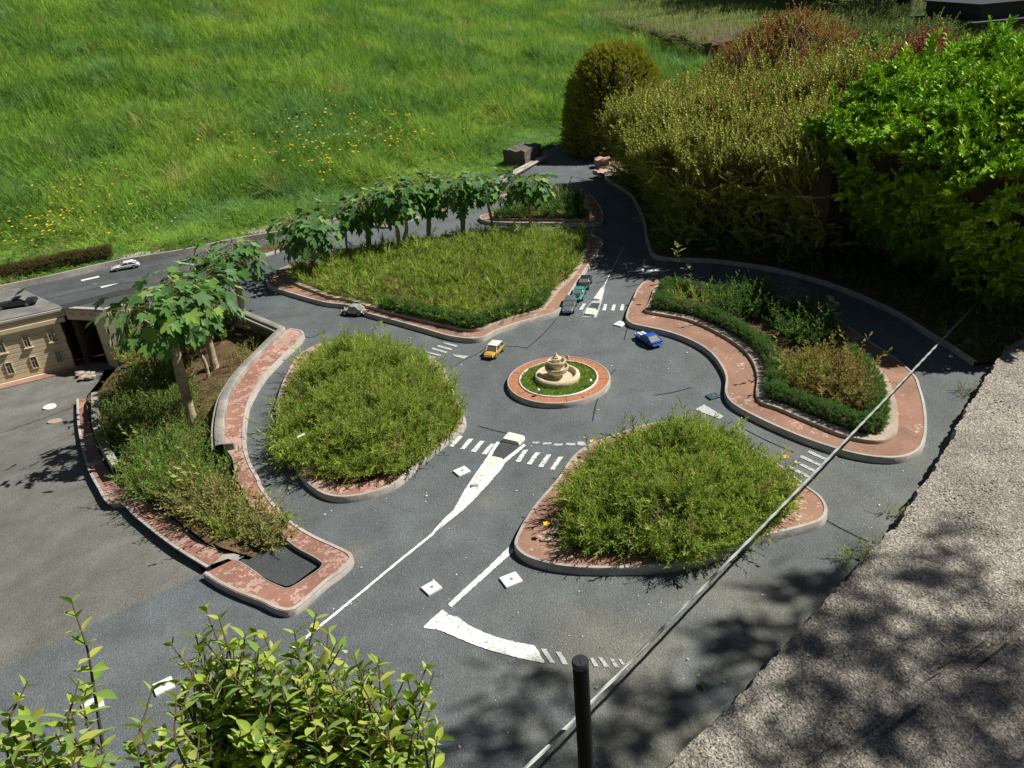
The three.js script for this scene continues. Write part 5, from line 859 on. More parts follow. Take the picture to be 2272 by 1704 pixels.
{
  const g = structure('meadow_grass', null, null, 'long meadow grass covering the bank'); g.userData.kind = 'stuff';
  const r = rng(91), pos = [], col = [];
  const bright = [0.23, 0.42, 0.05], yel = [0.31, 0.46, 0.065], blue = [0.18, 0.36, 0.09], dry = [0.4, 0.4, 0.15], dk = [0.16, 0.33, 0.035];
  for (let i = 0; i < 60000; i++) {
    const a = -3.5 + r() * 15, q = r(), d0 = Math.pow(q, 1.35) * 10.5, d = vergeStart(a) + 0.02 + d0, [x, z] = bankPoint(a, d);
    const tuss = noise(x * 1.1 + 4, z * 1.1), fine = noiseB(x * 3.1, z * 3.1), tall = smooth(0.1, 1.2, d0 + 0.35 * tuss), s = lerp(0.24, 1.0, tall) * (0.82 + 0.2 * tuss + 0.16 * fine) * (0.7 + r() * 0.6);
    if (s < 0.1) continue;
    pos.push(pose(V(x, bankY(x, z) - 0.01, z), V(-0.1 + 0.25 * noiseC(x * 0.8, z * 0.8) + (r() - 0.5) * 0.4, 1, 0.12 + 0.2 * noise(x * 0.8 + 9, z * 0.8) + (r() - 0.5) * 0.4), r() * 6.28, V(0.8 + 0.3 * s, s, 0.8 + 0.3 * s)));
    const m = noiseC(x * 0.7, z * 0.7) + 0.5 * noiseB(x * 2.2 + 7, z * 2.2) + (r() - 0.5) * 0.7;
    let c = m > 0.55 ? yel : m > 0.0 ? bright : m > -0.6 ? dk : blue;
    if (noise(x * 1.5 + 20, z * 1.5) > 0.7 && r() < 0.35) c = dry;
    const k = 0.8 + r() * 0.45; col.push(lin(c[0] * k, c[1] * k, c[2] * k));
  }
  spread(g, tufts, pos, col, 'grass_tufts');
}
// buttercups and daisies in the grass
function flowerGeo(petals, R, h, seed) {
  const L = new Leaves(), r = rng(seed), top = V((r() - 0.5) * 0.02, h, (r() - 0.5) * 0.02);
  L.stem(V(0, 0, 0), top, 0.0008, 0.0007, [0.12, 0.22, 0.03]);
  return [L, top, petals, R];
}
function flower(petals, R, h, tone, heart, seed) {
  const [L, top] = flowerGeo(petals, R, h, seed);
  for (let i = 0; i < petals; i++) { const a = i / petals * 6.28, d = V(Math.cos(a), 0.45, Math.sin(a)).normalize(), n = V(-Math.cos(a) * 0.45, 1, -Math.sin(a) * 0.45).normalize(); L.leaf(top, d, n, R, R * (petals > 6 ? 0.35 : 0.95), 0.1, tone, petals > 6); }
  L.leaf(top.clone().add(V(-R * 0.25, 0.002, 0)), V(1, 0, 0), V(0, 1, 0), R * 0.5, R * 0.5, 0.1, heart, true);
  return L.build();
}
const petalMat = leafMat({ vertexColors: true, roughness: 0.75, transmission: 0.2 });
{
  const yellow = [1, 2, 3].map((s) => flower(5, 0.0105, 0.16, [0.85, 0.56, 0.01], [0.6, 0.4, 0.01], s)), whiteF = [4, 5].map((s) => flower(9, 0.01, 0.1, [0.85, 0.85, 0.82], [0.7, 0.5, 0.03], s));
  const g = structure('meadow_flowers', null, null, 'buttercups and daisies scattered in the grass'); g.userData.kind = 'stuff';
  const r = rng(95), put = (geos, spots, n, sd, hs) => { const pos = [], col = []; for (let i = 0; i < n; i++) { const c = spots[i % spots.length], x = c[0] + (r() + r() + r() - 1.5) * sd, z = c[1] + (r() + r() + r() - 1.5) * sd * 0.8; const d = (x - vergeA.x) * vergeOut.x + (z - vergeA.z) * vergeOut.z, a = (x - vergeA.x) * vergeDir.x + (z - vergeA.z) * vergeDir.z; if (d < vergeStart(a) + 0.1) continue; pos.push(pose(V(x, bankY(x, z), z), V((r() - 0.5) * 0.5, 1, 0.15 + (r() - 0.5) * 0.5), r() * 6.28, hs * (0.8 + r() * 0.5))); col.push(lin(1, 1, 1)); } spread(g, geos, pos, col, 'flowers', petalMat); };
  put(yellow, [[-1.990, -8.010], [-1.657, -8.061], [-1.434, -8.407], [-1.532, -7.746], [-1.755, -7.574], [-1.303, -7.953], [-1.068, -8.251], [-0.862, -7.730], [-1.093, -7.489], [-1.373, -7.432], [-1.458, -7.157], [-1.682, -7.347], [-0.700, -7.867], [-2.064, -7.488]], 170, 0.55, 1.05);
  put(yellow, [[-3.386, -6.648], [-3.172, -6.436], [-3.322, -6.107], [-3.431, -5.962], [-3.150, -5.828], [-3.198, -6.126], [-3.405, -5.674], [-3.385, -6.752], [-2.864, -6.137], [-3.503, -6.399], [-2.724, -6.343]], 150, 0.36, 0.9);
  put(whiteF, [[-3.059, -6.209], [-2.820, -6.103], [-2.682, -6.433], [-2.483, -6.484], [-2.644, -5.977], [-2.778, -6.133]], 40, 0.3, 0.75);
  put(whiteF, [[-4.016, -11.675], [-4.103, -11.574], [-3.928, -11.772]], 24, 0.3, 1.6);
}

// ------------------------------------------------------------------ shrubs and hedges to the right
// a body given by stations along its foot; its skin is covered with twigs
function hedgeBody(name, label, category, foot, prof, o) {
  const t = thing(name, label, category), r = rng(o.seed), L = openLine(foot, 60), n = L.length, m = prof.length, P = [];
  const nrm = L.map((p, i) => { const a = L[Math.max(0, i - 1)], b = L[Math.min(n - 1, i + 1)], tx = b[0] - a[0], tz = b[1] - a[1], l = Math.hypot(tx, tz); return [-tz / l * o.side, tx / l * o.side]; });
  const skin = (i, k, shrink) => { const f = i / (n - 1), p = L[Math.round(i)] ?? L[n - 1], q = nrm[Math.round(i)] ?? nrm[n - 1], [off, y] = prof[k], e = o.ends ? o.ends(f) : 1, bump = 0.1 * noise(p[0] * 2.2 + k * 0.6, p[1] * 2.2 + o.seed) + 0.05 * noiseB(p[0] * 5 + k, p[1] * 5); return V(p[0] + q[0] * (off + (k && k < m - 1 ? bump * 0.6 : 0) + shrink * (k < m / 2 ? 1 : -1)), Math.max(0, (y + (y > 0.1 ? bump : 0)) * e - shrink), p[1] + q[1] * (off + (k && k < m - 1 ? bump * 0.6 : 0) + shrink * (k < m / 2 ? 1 : -1))); };
  const pos = [], idx = [];
  for (let i = 0; i < n; i++) for (let k = 0; k < m; k++) { const v = skin(i, k, k < (o.under ?? 0) + 1 && k ? 0.24 : 0.07); pos.push(v.x, v.y, v.z); if (i && k) { const a = (i - 1) * m + k - 1, b = i * m + k - 1; idx.push(a, b, a + 1, b, b + 1, a + 1); } }
  for (const i of [0, n - 1]) for (let k = 1; k < m - 1; k++) idx.push(i * m, i * m + k, i * m + k + 1);
  part('opaque_core', geometry(pos, idx), M.twig, t);  // solid shell added inside the foliage so that no light passes
  const list = [], col = [], u = V(0, 0, 0), w = V(0, 0, 0);
  for (let c = 0; c < o.count; c++) {
    const i = Math.floor(r() * (n - 1)), kk = o.weights ? (() => { let q = r() * o.weights.reduce((a, b) => a + b), k = 0; while (q > o.weights[k] && k < m - 2) q -= o.weights[k++]; return k; })() : Math.floor(r() * (m - 1));
    const deepIn = kk < (o.under ?? 0) ? 0.02 + r() * 0.2 : 0.03, a = skin(i, kk, deepIn), b = skin(i + 1, kk, deepIn), d = skin(i, kk + 1, deepIn), e = skin(i + 1, kk + 1, deepIn), s = r(), v = r(), p = a.clone().lerp(b, s).lerp(d.clone().lerp(e, s), v);
    u.subVectors(b, a); w.subVectors(d, a); const nn = V(0, 0, 0).crossVectors(u, w).normalize(); const low = kk < (o.under ?? 0), outward = low ? V(-nrm[i][0], -0.2, -nrm[i][1]) : V(nrm[i][0] * (kk < m / 2 ? -1 : 1), 1.2, nrm[i][1] * (kk < m / 2 ? -1 : 1)); if (nn.dot(outward) < 0) nn.negate();
    const dir = nn.multiplyScalar(o.normal ?? 0.9).add(V((r() - 0.5) * (o.wild ?? 0.9), o.up ?? 0.7, (r() - 0.5) * (o.wild ?? 0.9)));
    const z = (o.size ?? 1) * (0.7 + r() * 0.65) * (r() < (o.longShare ?? 0.06) ? 1.7 : 1);
    list.push(pose(p, dir, r() * 6.28, z)); col.push(o.colour(r, i / n, kk, p));
  }
  spread(t, o.geos, list, col, 'foliage', hedgeMat);
  return t;
}
const tinyTwigs = shoots(5, 820, { len: 0.13, n: 34, leaf: 0.013, wid: 0.008, bend: 0.35, open: 1.0, stemR: 0.0012, tip: 0.8 });
const broadTwigs = shoots(5, 860, { len: 0.16, n: 12, leaf: 0.05, wid: 0.022, bend: 0.4, open: 0.9, plain: false, opposite: true, stemR: 0.0018, tip: 0.75 });
const spray = shoots(4, 900, { len: 0.07, n: 26, leaf: 0.018, wid: 0.005, bend: 0.3, open: 0.6, stemR: 0.001, tip: 0.7 });
const rustOnly = palette([[0.3, 0.1, 0.045], [0.42, 0.16, 0.08]]);
const olive = palette([[0.26, 0.31, 0.05], [0.35, 0.39, 0.07], [0.46, 0.48, 0.11]]);
const laurel = palette([[0.15, 0.33, 0.02], [0.26, 0.47, 0.025], [0.4, 0.58, 0.04]]);
const rust = palette([[0.34, 0.11, 0.06], [0.46, 0.17, 0.09], [0.36, 0.22, 0.07], [0.25, 0.27, 0.05]]);
hedgeBody('olive_shrub', 'broad olive green fine leaved shrub overhanging the dark road', 'shrub', [[0.97, -6.7], [0.99, -6.2], [1.03, -5.7], [0.99, -5.1], [1.04, -4.76], [1.32, -4.5], [1.66, -4.12]], [[0.05, 0.0], [0.03, 0.2], [0.0, 0.42], [-0.12, 0.55], [0.02, 0.63], [0.35, 0.68], [0.8, 0.76], [1.3, 0.84], [1.7, 0.82], [1.9, 0.0]], { seed: 101, side: -1, count: 19000, under: 3, weights: [0.6, 0.7, 0.8, 1.2, 1.8, 2.6, 2.6, 1.6, 0.3], geos: tinyTwigs, colour: (q, f, k) => (k > 4 && f > 0.3 && f < 0.95 && q() < 0.04 + 0.06 * (k - 4) ? rust : olive)(q), up: 0.8, longShare: 0.12, size: 0.75, wild: 1.2, ends: (f) => lerp(0.8, 1, smooth(0, 0.3, f)) });
hedgeBody('laurel_hedge', 'bright green broad leaved hedge at the right edge beside the path', 'hedge', [[1.6, -4.25], [1.76, -3.9], [1.84, -3.6], [1.93, -3.35], [2.12, -3.17], [2.5, -3.08], [3.2, -3.05]], [[0.42, 0.0], [0.36, 0.28], [0.14, 0.54], [-0.04, 0.68], [0.12, 0.8], [0.4, 0.9], [0.8, 0.98], [1.4, 1.0], [1.75, 0.85], [1.9, 0.0]], { seed: 102, side: -1, count: 12000, under: 3, weights: [0.8, 0.9, 0.9, 1.2, 1.8, 2.2, 2.4, 1, 0.3], geos: broadTwigs, colour: laurel, up: 0.6, size: 0.48, wild: 1.2 });
function ball(name, label, category, c, R, h, o) {                     // a free-standing rounded shrub
  const t = thing(name, label, category, [c[0], o.y ?? 0, c[1]]), r = rng(o.seed), pos = [], col = [];
  const form = (a, u) => { const p = o.power ?? 0.62, s = Math.pow(Math.max(0, 1 - Math.pow(Math.max(0, u), 2.6)), p), k = 1 + 0.06 * noise(Math.cos(a) * 1.7 + o.seed, Math.sin(a) * 1.7 + u * 2); return V(Math.cos(a) * R * s * k, h * u * k, Math.sin(a) * R * s * k); };
  const P = [], I = [];
  for (let j = 0; j <= 10; j++) for (let i = 0; i < 20; i++) { const v = form(i / 20 * 6.28319, j / 10).multiplyScalar(0.9); P.push(v.x, v.y, v.z); if (j) { const a = (j - 1) * 20 + i, b = (j - 1) * 20 + (i + 1) % 20; I.push(a, b, a + 20, b, b + 20, a + 20); } }
  part('opaque_core', geometry(P, I), M.twig, t);  // closed shell added under the twigs to block light
  for (let i = 0; i < o.count; i++) { const a = r() * 6.28319, u = Math.pow(r(), 0.85), p = form(a, u), q = form(a + 0.02, u), w = form(a, Math.min(1, u + 0.02)), nn = q.sub(p).cross(w.sub(p)).normalize(); if (nn.dot(V(p.x, h * 0.4, p.z)) < 0) nn.negate(); pos.push(pose(p.multiplyScalar(0.93), nn.add(V((r() - 0.5) * (o.wild ?? 0.7), o.up ?? 0.5, (r() - 0.5) * (o.wild ?? 0.7))), r() * 6.28, (o.size ?? 1) * (0.7 + r() * 0.6))); col.push(o.colour(r)); }
  spread(t, o.geos, pos, col, 'foliage', hedgeMat);
  return t;
}
ball('clipped_yew', 'tall rounded golden yew at the far end of the road', 'shrub', [1.157, -7.747], 0.47, 0.92, { seed: 111, count: 6500, geos: spray, colour: palette([[0.3, 0.35, 0.04], [0.42, 0.45, 0.05], [0.54, 0.5, 0.07]]), size: 1.05, power: 0.5 });
ball('red_leaved_shrub', 'rust red leaved shrub behind the olive shrub, the broader one', 'shrub', [2.3, -6.5], 0.8, 1.12, { seed: 112, count: 4600, geos: tinyTwigs, colour: (q) => (q() < 0.5 ? rustOnly : olive)(q), size: 0.95, wild: 1.2, up: 1.0 });
ball('red_leaved_shrub', 'small rust red leaved shrub between the olive shrub and the laurel hedge', 'shrub', [2.6, -5.1], 0.36, 1.06, { seed: 113, count: 1800, geos: tinyTwigs, colour: palette([[0.32, 0.12, 0.07], [0.42, 0.18, 0.1], [0.34, 0.22, 0.08]]), size: 0.95, wild: 1.2, up: 1.0 });
ball('green_shrub', 'pale green leafy shrub between the two rust red shrubs', 'shrub', [2.6, -5.75], 0.5, 0.98, { seed: 114, count: 1900, geos: broadTwigs, colour: palette([[0.22, 0.35, 0.07], [0.34, 0.44, 0.1]]), size: 0.5, up: 1.2 });
mound('dark green creeping plants covering the earth between the hedge and the road kerb', 'ground cover', 'ground_cover', (() => { const l = openLine(hedgeFoot, 60).filter((p, i) => i > 24), o = l.map((p) => [p[0] + 0.03, p[1] - 0.02]); return [...o, [2.7, -3.1], [2.5, -3.6], [2.2, -4.2], [1.8, -4.6], [1.3, -5.0]]; })(), { seed: 115, height: 0.05, count: 1700, geos: weedShoots, len: 0.09, colour: deep, shoulder: 0.05, floor: () => 0.015, scale: 0.8, wild: 1.6 });
// the long clipped hedge crossing the bank, farther off
hedgeBody('clipped_hedge', 'wide clipped sage green hedge running diagonally behind the bank', 'hedge', [[0.6, -18.5], [1.0, -16.2], [1.55, -14.4], [2.05, -13.0], [2.5, -11.9], [2.75, -11.1]], [[0.0, 0.0], [0.0, 0.55], [0.04, 0.95], [0.12, 1.02], [0.8, 1.04], [1.6, 1.04], [2.3, 0.98], [2.4, 0.0]], { seed: 121, side: -1, count: 13000, weights: [1, 1.4, 0.8, 2.4, 2.6, 2.2, 0.2], geos: tinyTwigs, colour: palette([[0.3, 0.42, 0.12], [0.4, 0.5, 0.17], [0.5, 0.56, 0.22]]), size: 0.7, up: 0.2, wild: 0.9, longShare: 0, ends: (f) => lerp(1.05, 0.55, f) });

// ------------------------------------------------------------------ the garden far off at the top right
structure('lawn', fineFill([[3.0, -9.2], [40, -9.2], [40, -60], [-6, -60], [-6, -30], [0.4, -19]], (x, z) => 0.12 + noise(x * 0.4, z * 0.4) * 0.06, 1.4), M.turf, 'lawn of the garden beyond the hedges');
{
  const g = structure('lawn_grass', null, null, 'short grass of the far lawn'); g.userData.kind = 'stuff';
  const r = rng(131), pos = [], col = [];
  for (let i = 0; i < 9000; i++) { const x = 2.5 + r() * 12, z = -9.5 - r() * 13; pos.push(pose(V(x, 0.1, z), V((r() - 0.5) * 0.5, 1, (r() - 0.5) * 0.5), r() * 6.28, V(1.3, 0.7 + r() * 0.4, 1.3))); col.push(lin(0.22 + r() * 0.1, 0.4 + r() * 0.08, 0.04)); }
  spread(g, tufts, pos, col, 'grass_tufts');
}
ball('clipped_dome', 'low golden green clipped dome on the far lawn', 'shrub', [5.160, -12.893], 0.26, 0.3, { seed: 141, count: 2200, geos: spray, colour: palette([[0.26, 0.3, 0.04], [0.36, 0.36, 0.05]]), y: 0.1 });
hedgeBody('clipped_hedge', 'rounded grey green hedge curving up the far lawn', 'hedge', [[5.503, -12.569], [6.545, -13.981], [7.588, -15.055], [8.668, -15.895], [9.528, -16.382]], [[0.0, 0.0], [-0.04, 0.25], [0.15, 0.42], [0.6, 0.48], [1.2, 0.42], [1.4, 0.0]], { seed: 142, side: -1, count: 3600, geos: tinyTwigs, colour: palette([[0.2, 0.28, 0.09], [0.28, 0.36, 0.12]]), size: 1.2, up: 0.5 });
hedgeBody('clipped_hedge', 'low rounded hedge in front of the curving one on the far lawn', 'hedge', [[4.735, -11.329], [5.234, -11.496], [5.748, -11.540], [6.326, -11.464]], [[0.0, 0.0], [-0.04, 0.18], [0.1, 0.28], [0.4, 0.32], [0.7, 0.28], [0.8, 0.0]], { seed: 143, side: -1, count: 2600, geos: tinyTwigs, colour: palette([[0.18, 0.26, 0.07], [0.26, 0.34, 0.1]]), size: 1.1, up: 0.5 });
{
  const b = thing('model_hall', 'flat model building with tree shade put into its dark colour and pale edges at the far upper right', 'building', [[6.810, -12.129][0], 0.1, [6.810, -12.129][1]], 0.06);
  part('wall', box(3.4, 0.24, 1.6, 1.7, 0.12, -0.8), std({ color: lin(0.018, 0.022, 0.03), roughness: 0.6 }), b);  // wall, upper wall and roof colours carry the shade of the trees
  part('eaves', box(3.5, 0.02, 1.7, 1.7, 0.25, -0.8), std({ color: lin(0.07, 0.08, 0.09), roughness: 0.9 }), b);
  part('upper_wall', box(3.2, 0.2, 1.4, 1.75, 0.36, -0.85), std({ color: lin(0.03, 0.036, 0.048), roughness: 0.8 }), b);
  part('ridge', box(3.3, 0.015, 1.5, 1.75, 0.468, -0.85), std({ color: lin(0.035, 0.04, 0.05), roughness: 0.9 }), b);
}
const crownLeaf = shoots(4, 950, { len: 0.5, n: 26, leaf: 0.11, wid: 0.06, bend: 0.5, open: 1.0, stemR: 0.004, plain: true });
function bigTree(label, [x, z], y, h, R, girth, seed, count, low = 0.45, group, tilt = [0, 0]) {
  const t = thing('woodland_tree', label, 'tree', [x, y, z], 0, group), r = rng(seed), pos = [], col = [];
  part('trunk', tube([V(0, -0.1, 0), V((r() - 0.5) * 0.2, h * 0.3, (r() - 0.5) * 0.2), V(tilt[0] * 0.5, h * 0.6, tilt[1] * 0.5), V(tilt[0], h * 0.9, tilt[1])], [girth * 1.3, girth, girth * 0.8, girth * 0.35], 10), std({ color: lin(0.045, 0.038, 0.028), roughness: 1 }), t);
  for (let i = 0; i < 7; i++) { const a = i * 0.9 + r(), e = V(tilt[0] + Math.cos(a) * R * 0.7, h * (low + 0.15 + 0.07 * i), tilt[1] + Math.sin(a) * R * 0.7), s = V(tilt[0] * 0.5, h * (low + 0.04 * i), tilt[1] * 0.5); part('limb', tube([s, s.clone().lerp(e, 0.5).add(V(0, 0.1, 0)), e], [girth * 0.35, girth * 0.22, girth * 0.08], 6), std({ color: lin(0.045, 0.038, 0.028), roughness: 1 }), t); }
  for (let i = 0; i < count; i++) { const a = r() * 6.28, u = r() * 2 - 1, s = Math.sqrt(1 - u * u), k = Math.pow(r(), 0.4) * (0.75 + 0.35 * noise(a + seed, u * 2)); pos.push(pose(V(tilt[0] + Math.cos(a) * s * R * k, h * lerp(low, 1, (u * k + 1) / 2), tilt[1] + Math.sin(a) * s * R * k), V(Math.cos(a) * s + r() - 0.5, u * 0.5 + 0.3 + r() - 0.5, Math.sin(a) * s + r() - 0.5), r() * 6.28, 0.6 + r() * 0.6)); col.push(lin(0.035 + r() * 0.04, 0.09 + r() * 0.07, 0.018)); }
  spread(t, crownLeaf, pos, col, 'crown');
  return t;
}
[[...[6.958, -16.668], 0.12, 'thick dark trunk at the left of the group of trees at the top edge'], [...[6.932, -15.427], 0.07, 'slim dark trunk second in the group of trees at the top edge'], [...[7.093, -15.459], 0.08, 'slim dark trunk third in the group of trees at the top edge'], [...[7.046, -14.827], 0.11, 'thick dark trunk at the right of the group of trees at the top edge']].forEach(([x, z, g, l], i) => bigTree(l, [x, z], 0.1, 5, 2.2, g, 151 + i, 500, 0.3));
bigTree('dark evergreen with low branches at the top edge left of the trunks', [5.6, -18.5], 0.1, 4, 2.0, 0.15, 160, 1300, 0.03);
bigTree('dark evergreen with low branches behind the group of trunks', [8.2, -20.5], 0.1, 5, 3.0, 0.2, 161, 1800, 0.02);
bigTree('dark evergreen with low branches at the far right behind the trunks', [11.5, -20.5], 0.1, 5, 3.0, 0.2, 162, 1500, 0.02);

// ------------------------------------------------------------------ the tree on the right of the path, whose crown shades it
{
  const t = thing('path_tree', 'tree standing right of the path outside the view, shading the path', 'tree', [4.5, 0.0, 0.9]), r = rng(171), pos = [], col = [];
  part('trunk', tube([V(0, -0.1, 0), V(0.05, 1.6, 0.1), V(-0.2, 3.2, 0.3), V(-0.4, 4.6, 0.4)], [0.17, 0.13, 0.1, 0.05], 10), M.bark, t);
  const spots = [[0.560, -1.589], [0.620, -1.642], [0.729, -1.729], [0.818, -1.772], [0.865, -1.821], [0.534, -1.558], [0.343, -1.425], [0.389, -1.371]], more = [[0.812, -1.580], [0.741, -1.536], [0.691, -1.514], [0.730, -1.455], [0.807, -1.446], [0.633, -1.466], [0.570, -1.396], [0.645, -1.388], [0.831, -1.554], [1.054, -1.712], [1.135, -1.722], [1.159, -1.640], [0.971, -1.602], [1.012, -1.718], [1.208, -1.885], [1.082, -1.820], [0.987, -1.495], [1.021, -1.475], [1.102, -1.438], [1.178, -1.424], [0.946, -1.404], [1.007, -1.372], [1.072, -1.316], [0.896, -1.266], [0.976, -1.244], [0.806, -1.231], [0.702, -1.242], [0.648, -1.292], [0.561, -1.257], [0.477, -1.222], [0.921, -1.177], [1.016, -1.188], [0.710, -1.178], [0.574, -1.192], [0.999, -1.129], [0.828, -1.319], [0.756, -1.327]], low = [[-0.048, -1.541], [0.018, -1.471], [-0.083, -1.383], [-0.058, -1.339], [-0.217, -1.378], [-0.209, -1.345], [0.039, -1.565], [0.208, -1.311], [0.148, -1.291], [0.255, -1.293], [0.334, -1.451], [0.213, -1.455], [0.176, -1.347], [-0.004, -1.276], [-0.116, -1.300], [0.063, -1.273]];
  const limbEnd = [];
  const add = (p, n, sd, hgt) => { const k = hgt / SUN.y, c = V(p[0] + SUN.x * k, hgt, p[1] + SUN.z * k); limbEnd.push(c); for (let i = 0; i < n; i++) { const q = V(c.x - 4.5 + (r() + r() - 1) * sd, c.y + (r() + r() - 1) * sd, c.z - 0.9 + (r() + r() - 1) * sd); pos.push(pose(q, V(r() - 0.5, r() - 0.3, r() - 0.5), r() * 6.28, 0.14 + r() * 0.12)); col.push(lin(0.08, 0.2, 0.03)); } };
  spots.forEach((p) => add(p, 22, 0.1, 2.9 + r() * 0.5)); more.forEach((p) => add(p, 11, 0.085, 3.2 + r() * 0.9)); low.forEach((p) => add(p, 8, 0.07, 2.9 + r() * 0.6));
  limbEnd.forEach((c, i) => { if (i % 3 === 0) { const e = V(c.x - 4.5, c.y, c.z - 0.9), s = V(-0.2, 3.0, 0.3); part('limb', tube([s, s.clone().lerp(e, 0.5).add(V(0, 0.25, 0)), e], [0.03, 0.016, 0.006], 5), M.bark, t); } });
  spread(t, crownLeaf, pos, col, 'crown');
}

// ------------------------------------------------------------------ the shrub at the photographer's feet
function ovateLeaf(seed) {
  const r = rng(seed), pos = [], idx = [], rows = [[0, 0.02], [0.12, 0.26], [0.32, 0.46], [0.55, 0.48], [0.78, 0.3], [0.93, 0.1], [1, 0]], cup = 0.1 + r() * 0.12, curl = 0.05 + r() * 0.25, sway = (r() - 0.5) * 0.15;
  rows.forEach(([t, w]) => { const z = -curl * t * t; pos.push(-w * 0.5 + sway * t * t, t, z + cup * w, sway * t * t, t, z, w * 0.5 + sway * t * t, t, z + cup * w); });
  for (let i = 0; i < rows.length - 1; i++) { const o = i * 3; idx.push(o, o + 1, o + 3, o + 1, o + 4, o + 3, o + 1, o + 2, o + 4, o + 2, o + 5, o + 4); }
  return geometry(pos, idx);
}
{
  const t = thing('front_shrub', 'yellow-green leafy shrub rising in front of the camera at the lower left', 'shrub'), r = rng(181);
  const forms = [1, 2, 3, 4].map(ovateLeaf), tones = [[0.36, 0.5, 0.035], [0.46, 0.58, 0.05], [0.26, 0.42, 0.035], [0.54, 0.58, 0.08], [0.2, 0.36, 0.035]].map((c) => leafMat({ color: lin(...c), roughness: 0.9, clearcoat: 0.5, clearcoatRoughness: 0.3, transmission: 0.45 }));
  const dusk = tones;
  const root = V(-0.36, 0.06, -0.62), stems = [], leaves = [];
  const rise = (tip, base, n, size, mats) => {
    const mid = base.clone().lerp(tip, 0.55).add(V((r() - 0.5) * 0.06, 0.05, (r() - 0.5) * 0.06)), c = new THREE.CatmullRomCurve3([base, mid, tip]);
    stems.push(tube([base, base.clone().lerp(mid, 0.6), mid, mid.clone().lerp(tip, 0.6), tip], [0.004, 0.003, 0.0022, 0.001], 5));
    let az = r() * 6;
    for (let i = 0; i < n; i++) {
      const k = 0.25 + 0.75 * (i + 0.6) / n, p = c.getPointAt(Math.min(1, k)), up = c.getTangentAt(Math.min(1, k)); az += 1.571 + (r() - 0.5) * 0.4;
      for (const q of [0, 3.1416]) {
        const e = az + q + (r() - 0.5) * 0.4, out = V(Math.cos(e), 0, Math.sin(e)); out.addScaledVector(up, -out.dot(up)).normalize();
        const open = lerp(1.45, 0.75, Math.pow(i / n, 2)) * (0.8 + r() * 0.4), d = up.clone().multiplyScalar(Math.cos(open)).addScaledVector(out, Math.sin(open)).normalize(), nn = up.clone().multiplyScalar(Math.sin(open)).addScaledVector(out, -Math.cos(open)).normalize(), X = V(0, 0, 0).crossVectors(d, nn);
        leaves.push([p, new THREE.Matrix4().makeBasis(X, d, nn), size * (0.7 + r() * 0.5) * lerp(1, 0.65, (i / n) ** 2), mats[Math.floor(r() * mats.length)]]);
      }
    }
  };
  const tips = (list, h) => list.map(([x, z]) => V(x, h, z));
  const key = [...tips([[-0.508, -1.036], [-0.375, -0.987], [-0.232, -0.909], [-0.317, -0.919], [-0.423, -0.955], [-0.452, -0.988], [-0.255, -0.868], [-0.385, -0.913], [-0.342, -0.886], [-0.453, -0.908]], 0.74), ...tips([[-0.240, -0.865], [-0.298, -0.888], [-0.370, -0.896], [-0.430, -0.911], [-0.318, -0.840], [-0.248, -0.817], [-0.388, -0.848], [-0.448, -0.870], [-0.503, -0.919]], 0.66), ...tips([[-0.287, -0.837], [-0.365, -0.845], [-0.429, -0.851], [-0.476, -0.872], [-0.525, -0.894], [-0.544, -0.863], [-0.324, -0.810], [-0.392, -0.809]], 0.6)];
  key.forEach((p) => { const b = p.clone().add(V((r() - 0.5) * 0.06, -0.26, 0.06 + r() * 0.06)); rise(p, b, 10, 0.038, tones); stems.push(tube([root, root.clone().lerp(b, 0.6).add(V(0, -0.05, 0)), b], [0.007, 0.004], 5)); for (let k = 0; k < 16; k++) rise(p.clone().add(V((r() - 0.5) * 0.17, -0.02 - r() * 0.12, (r() - 0.5) * 0.13)), b.clone().add(V((r() - 0.5) * 0.08, -0.05, (r() - 0.5) * 0.05)), 9, 0.037, tones); });
  const side = [...tips([[-0.585, -1.009], [-0.579, -0.918], [-0.576, -0.850], [-0.537, -0.896], [-0.526, -0.949]], 0.72), ...tips([[-0.595, -0.853], [-0.635, -0.818], [-0.556, -0.857], [-0.550, -0.802], [-0.504, -0.868], [-0.673, -0.829]], 0.68)];
  side.forEach((p) => { const b = p.clone().add(V((r() - 0.3) * 0.06, -0.22, 0.08)); rise(p, b, 8, 0.036, tones); stems.push(tube([root, root.clone().lerp(b, 0.6).add(V(0, -0.05, 0)), b], [0.006, 0.003], 5)); });
  rise(V(...(() => { const [x, z] = [-0.152, -0.831]; return [x, 0.66, z]; })()), V(-0.16, 0.42, -0.72), 9, 0.038, tones);
  part('stems', merge(stems), M.twig, t);
  const put = (obj, list) => {
    list.sort((a, b) => b[0].y - a[0].y);
    list.slice(0, 290).forEach(([p, m, s, mt], i) => { const l = part('leaf', forms[i % 4], mt, obj); l.position.copy(p); l.quaternion.setFromRotationMatrix(m); l.scale.setScalar(s); });
    const rest = new Map(); list.slice(290).forEach((l) => { if (!rest.has(l[3])) rest.set(l[3], []); rest.get(l[3]).push(l); });
    for (const [mt, ls] of rest) copies('lower_leaves', forms[0], mt, ls.map(([p, m, s]) => new THREE.Matrix4().compose(p, new THREE.Quaternion().setFromRotationMatrix(m), V(s, s, s))), obj);
  };
  put(t, leaves.splice(0));
  const t2 = thing('front_shrub', 'leafy shrub with one tall upright shoot at the lower left corner', 'shrub'), root2 = V(-0.85, 0.0, -0.75);
  stems.length = 0;
  const corner = [...tips([[-0.817, -1.161], [-0.716, -0.961], [-0.801, -0.970]], 0.7), ...tips([[-0.769, -0.955], [-0.832, -0.962], [-0.879, -0.994], [-0.775, -0.903], [-0.819, -0.891], [-0.722, -0.915], [-0.773, -0.854]], 0.62)];
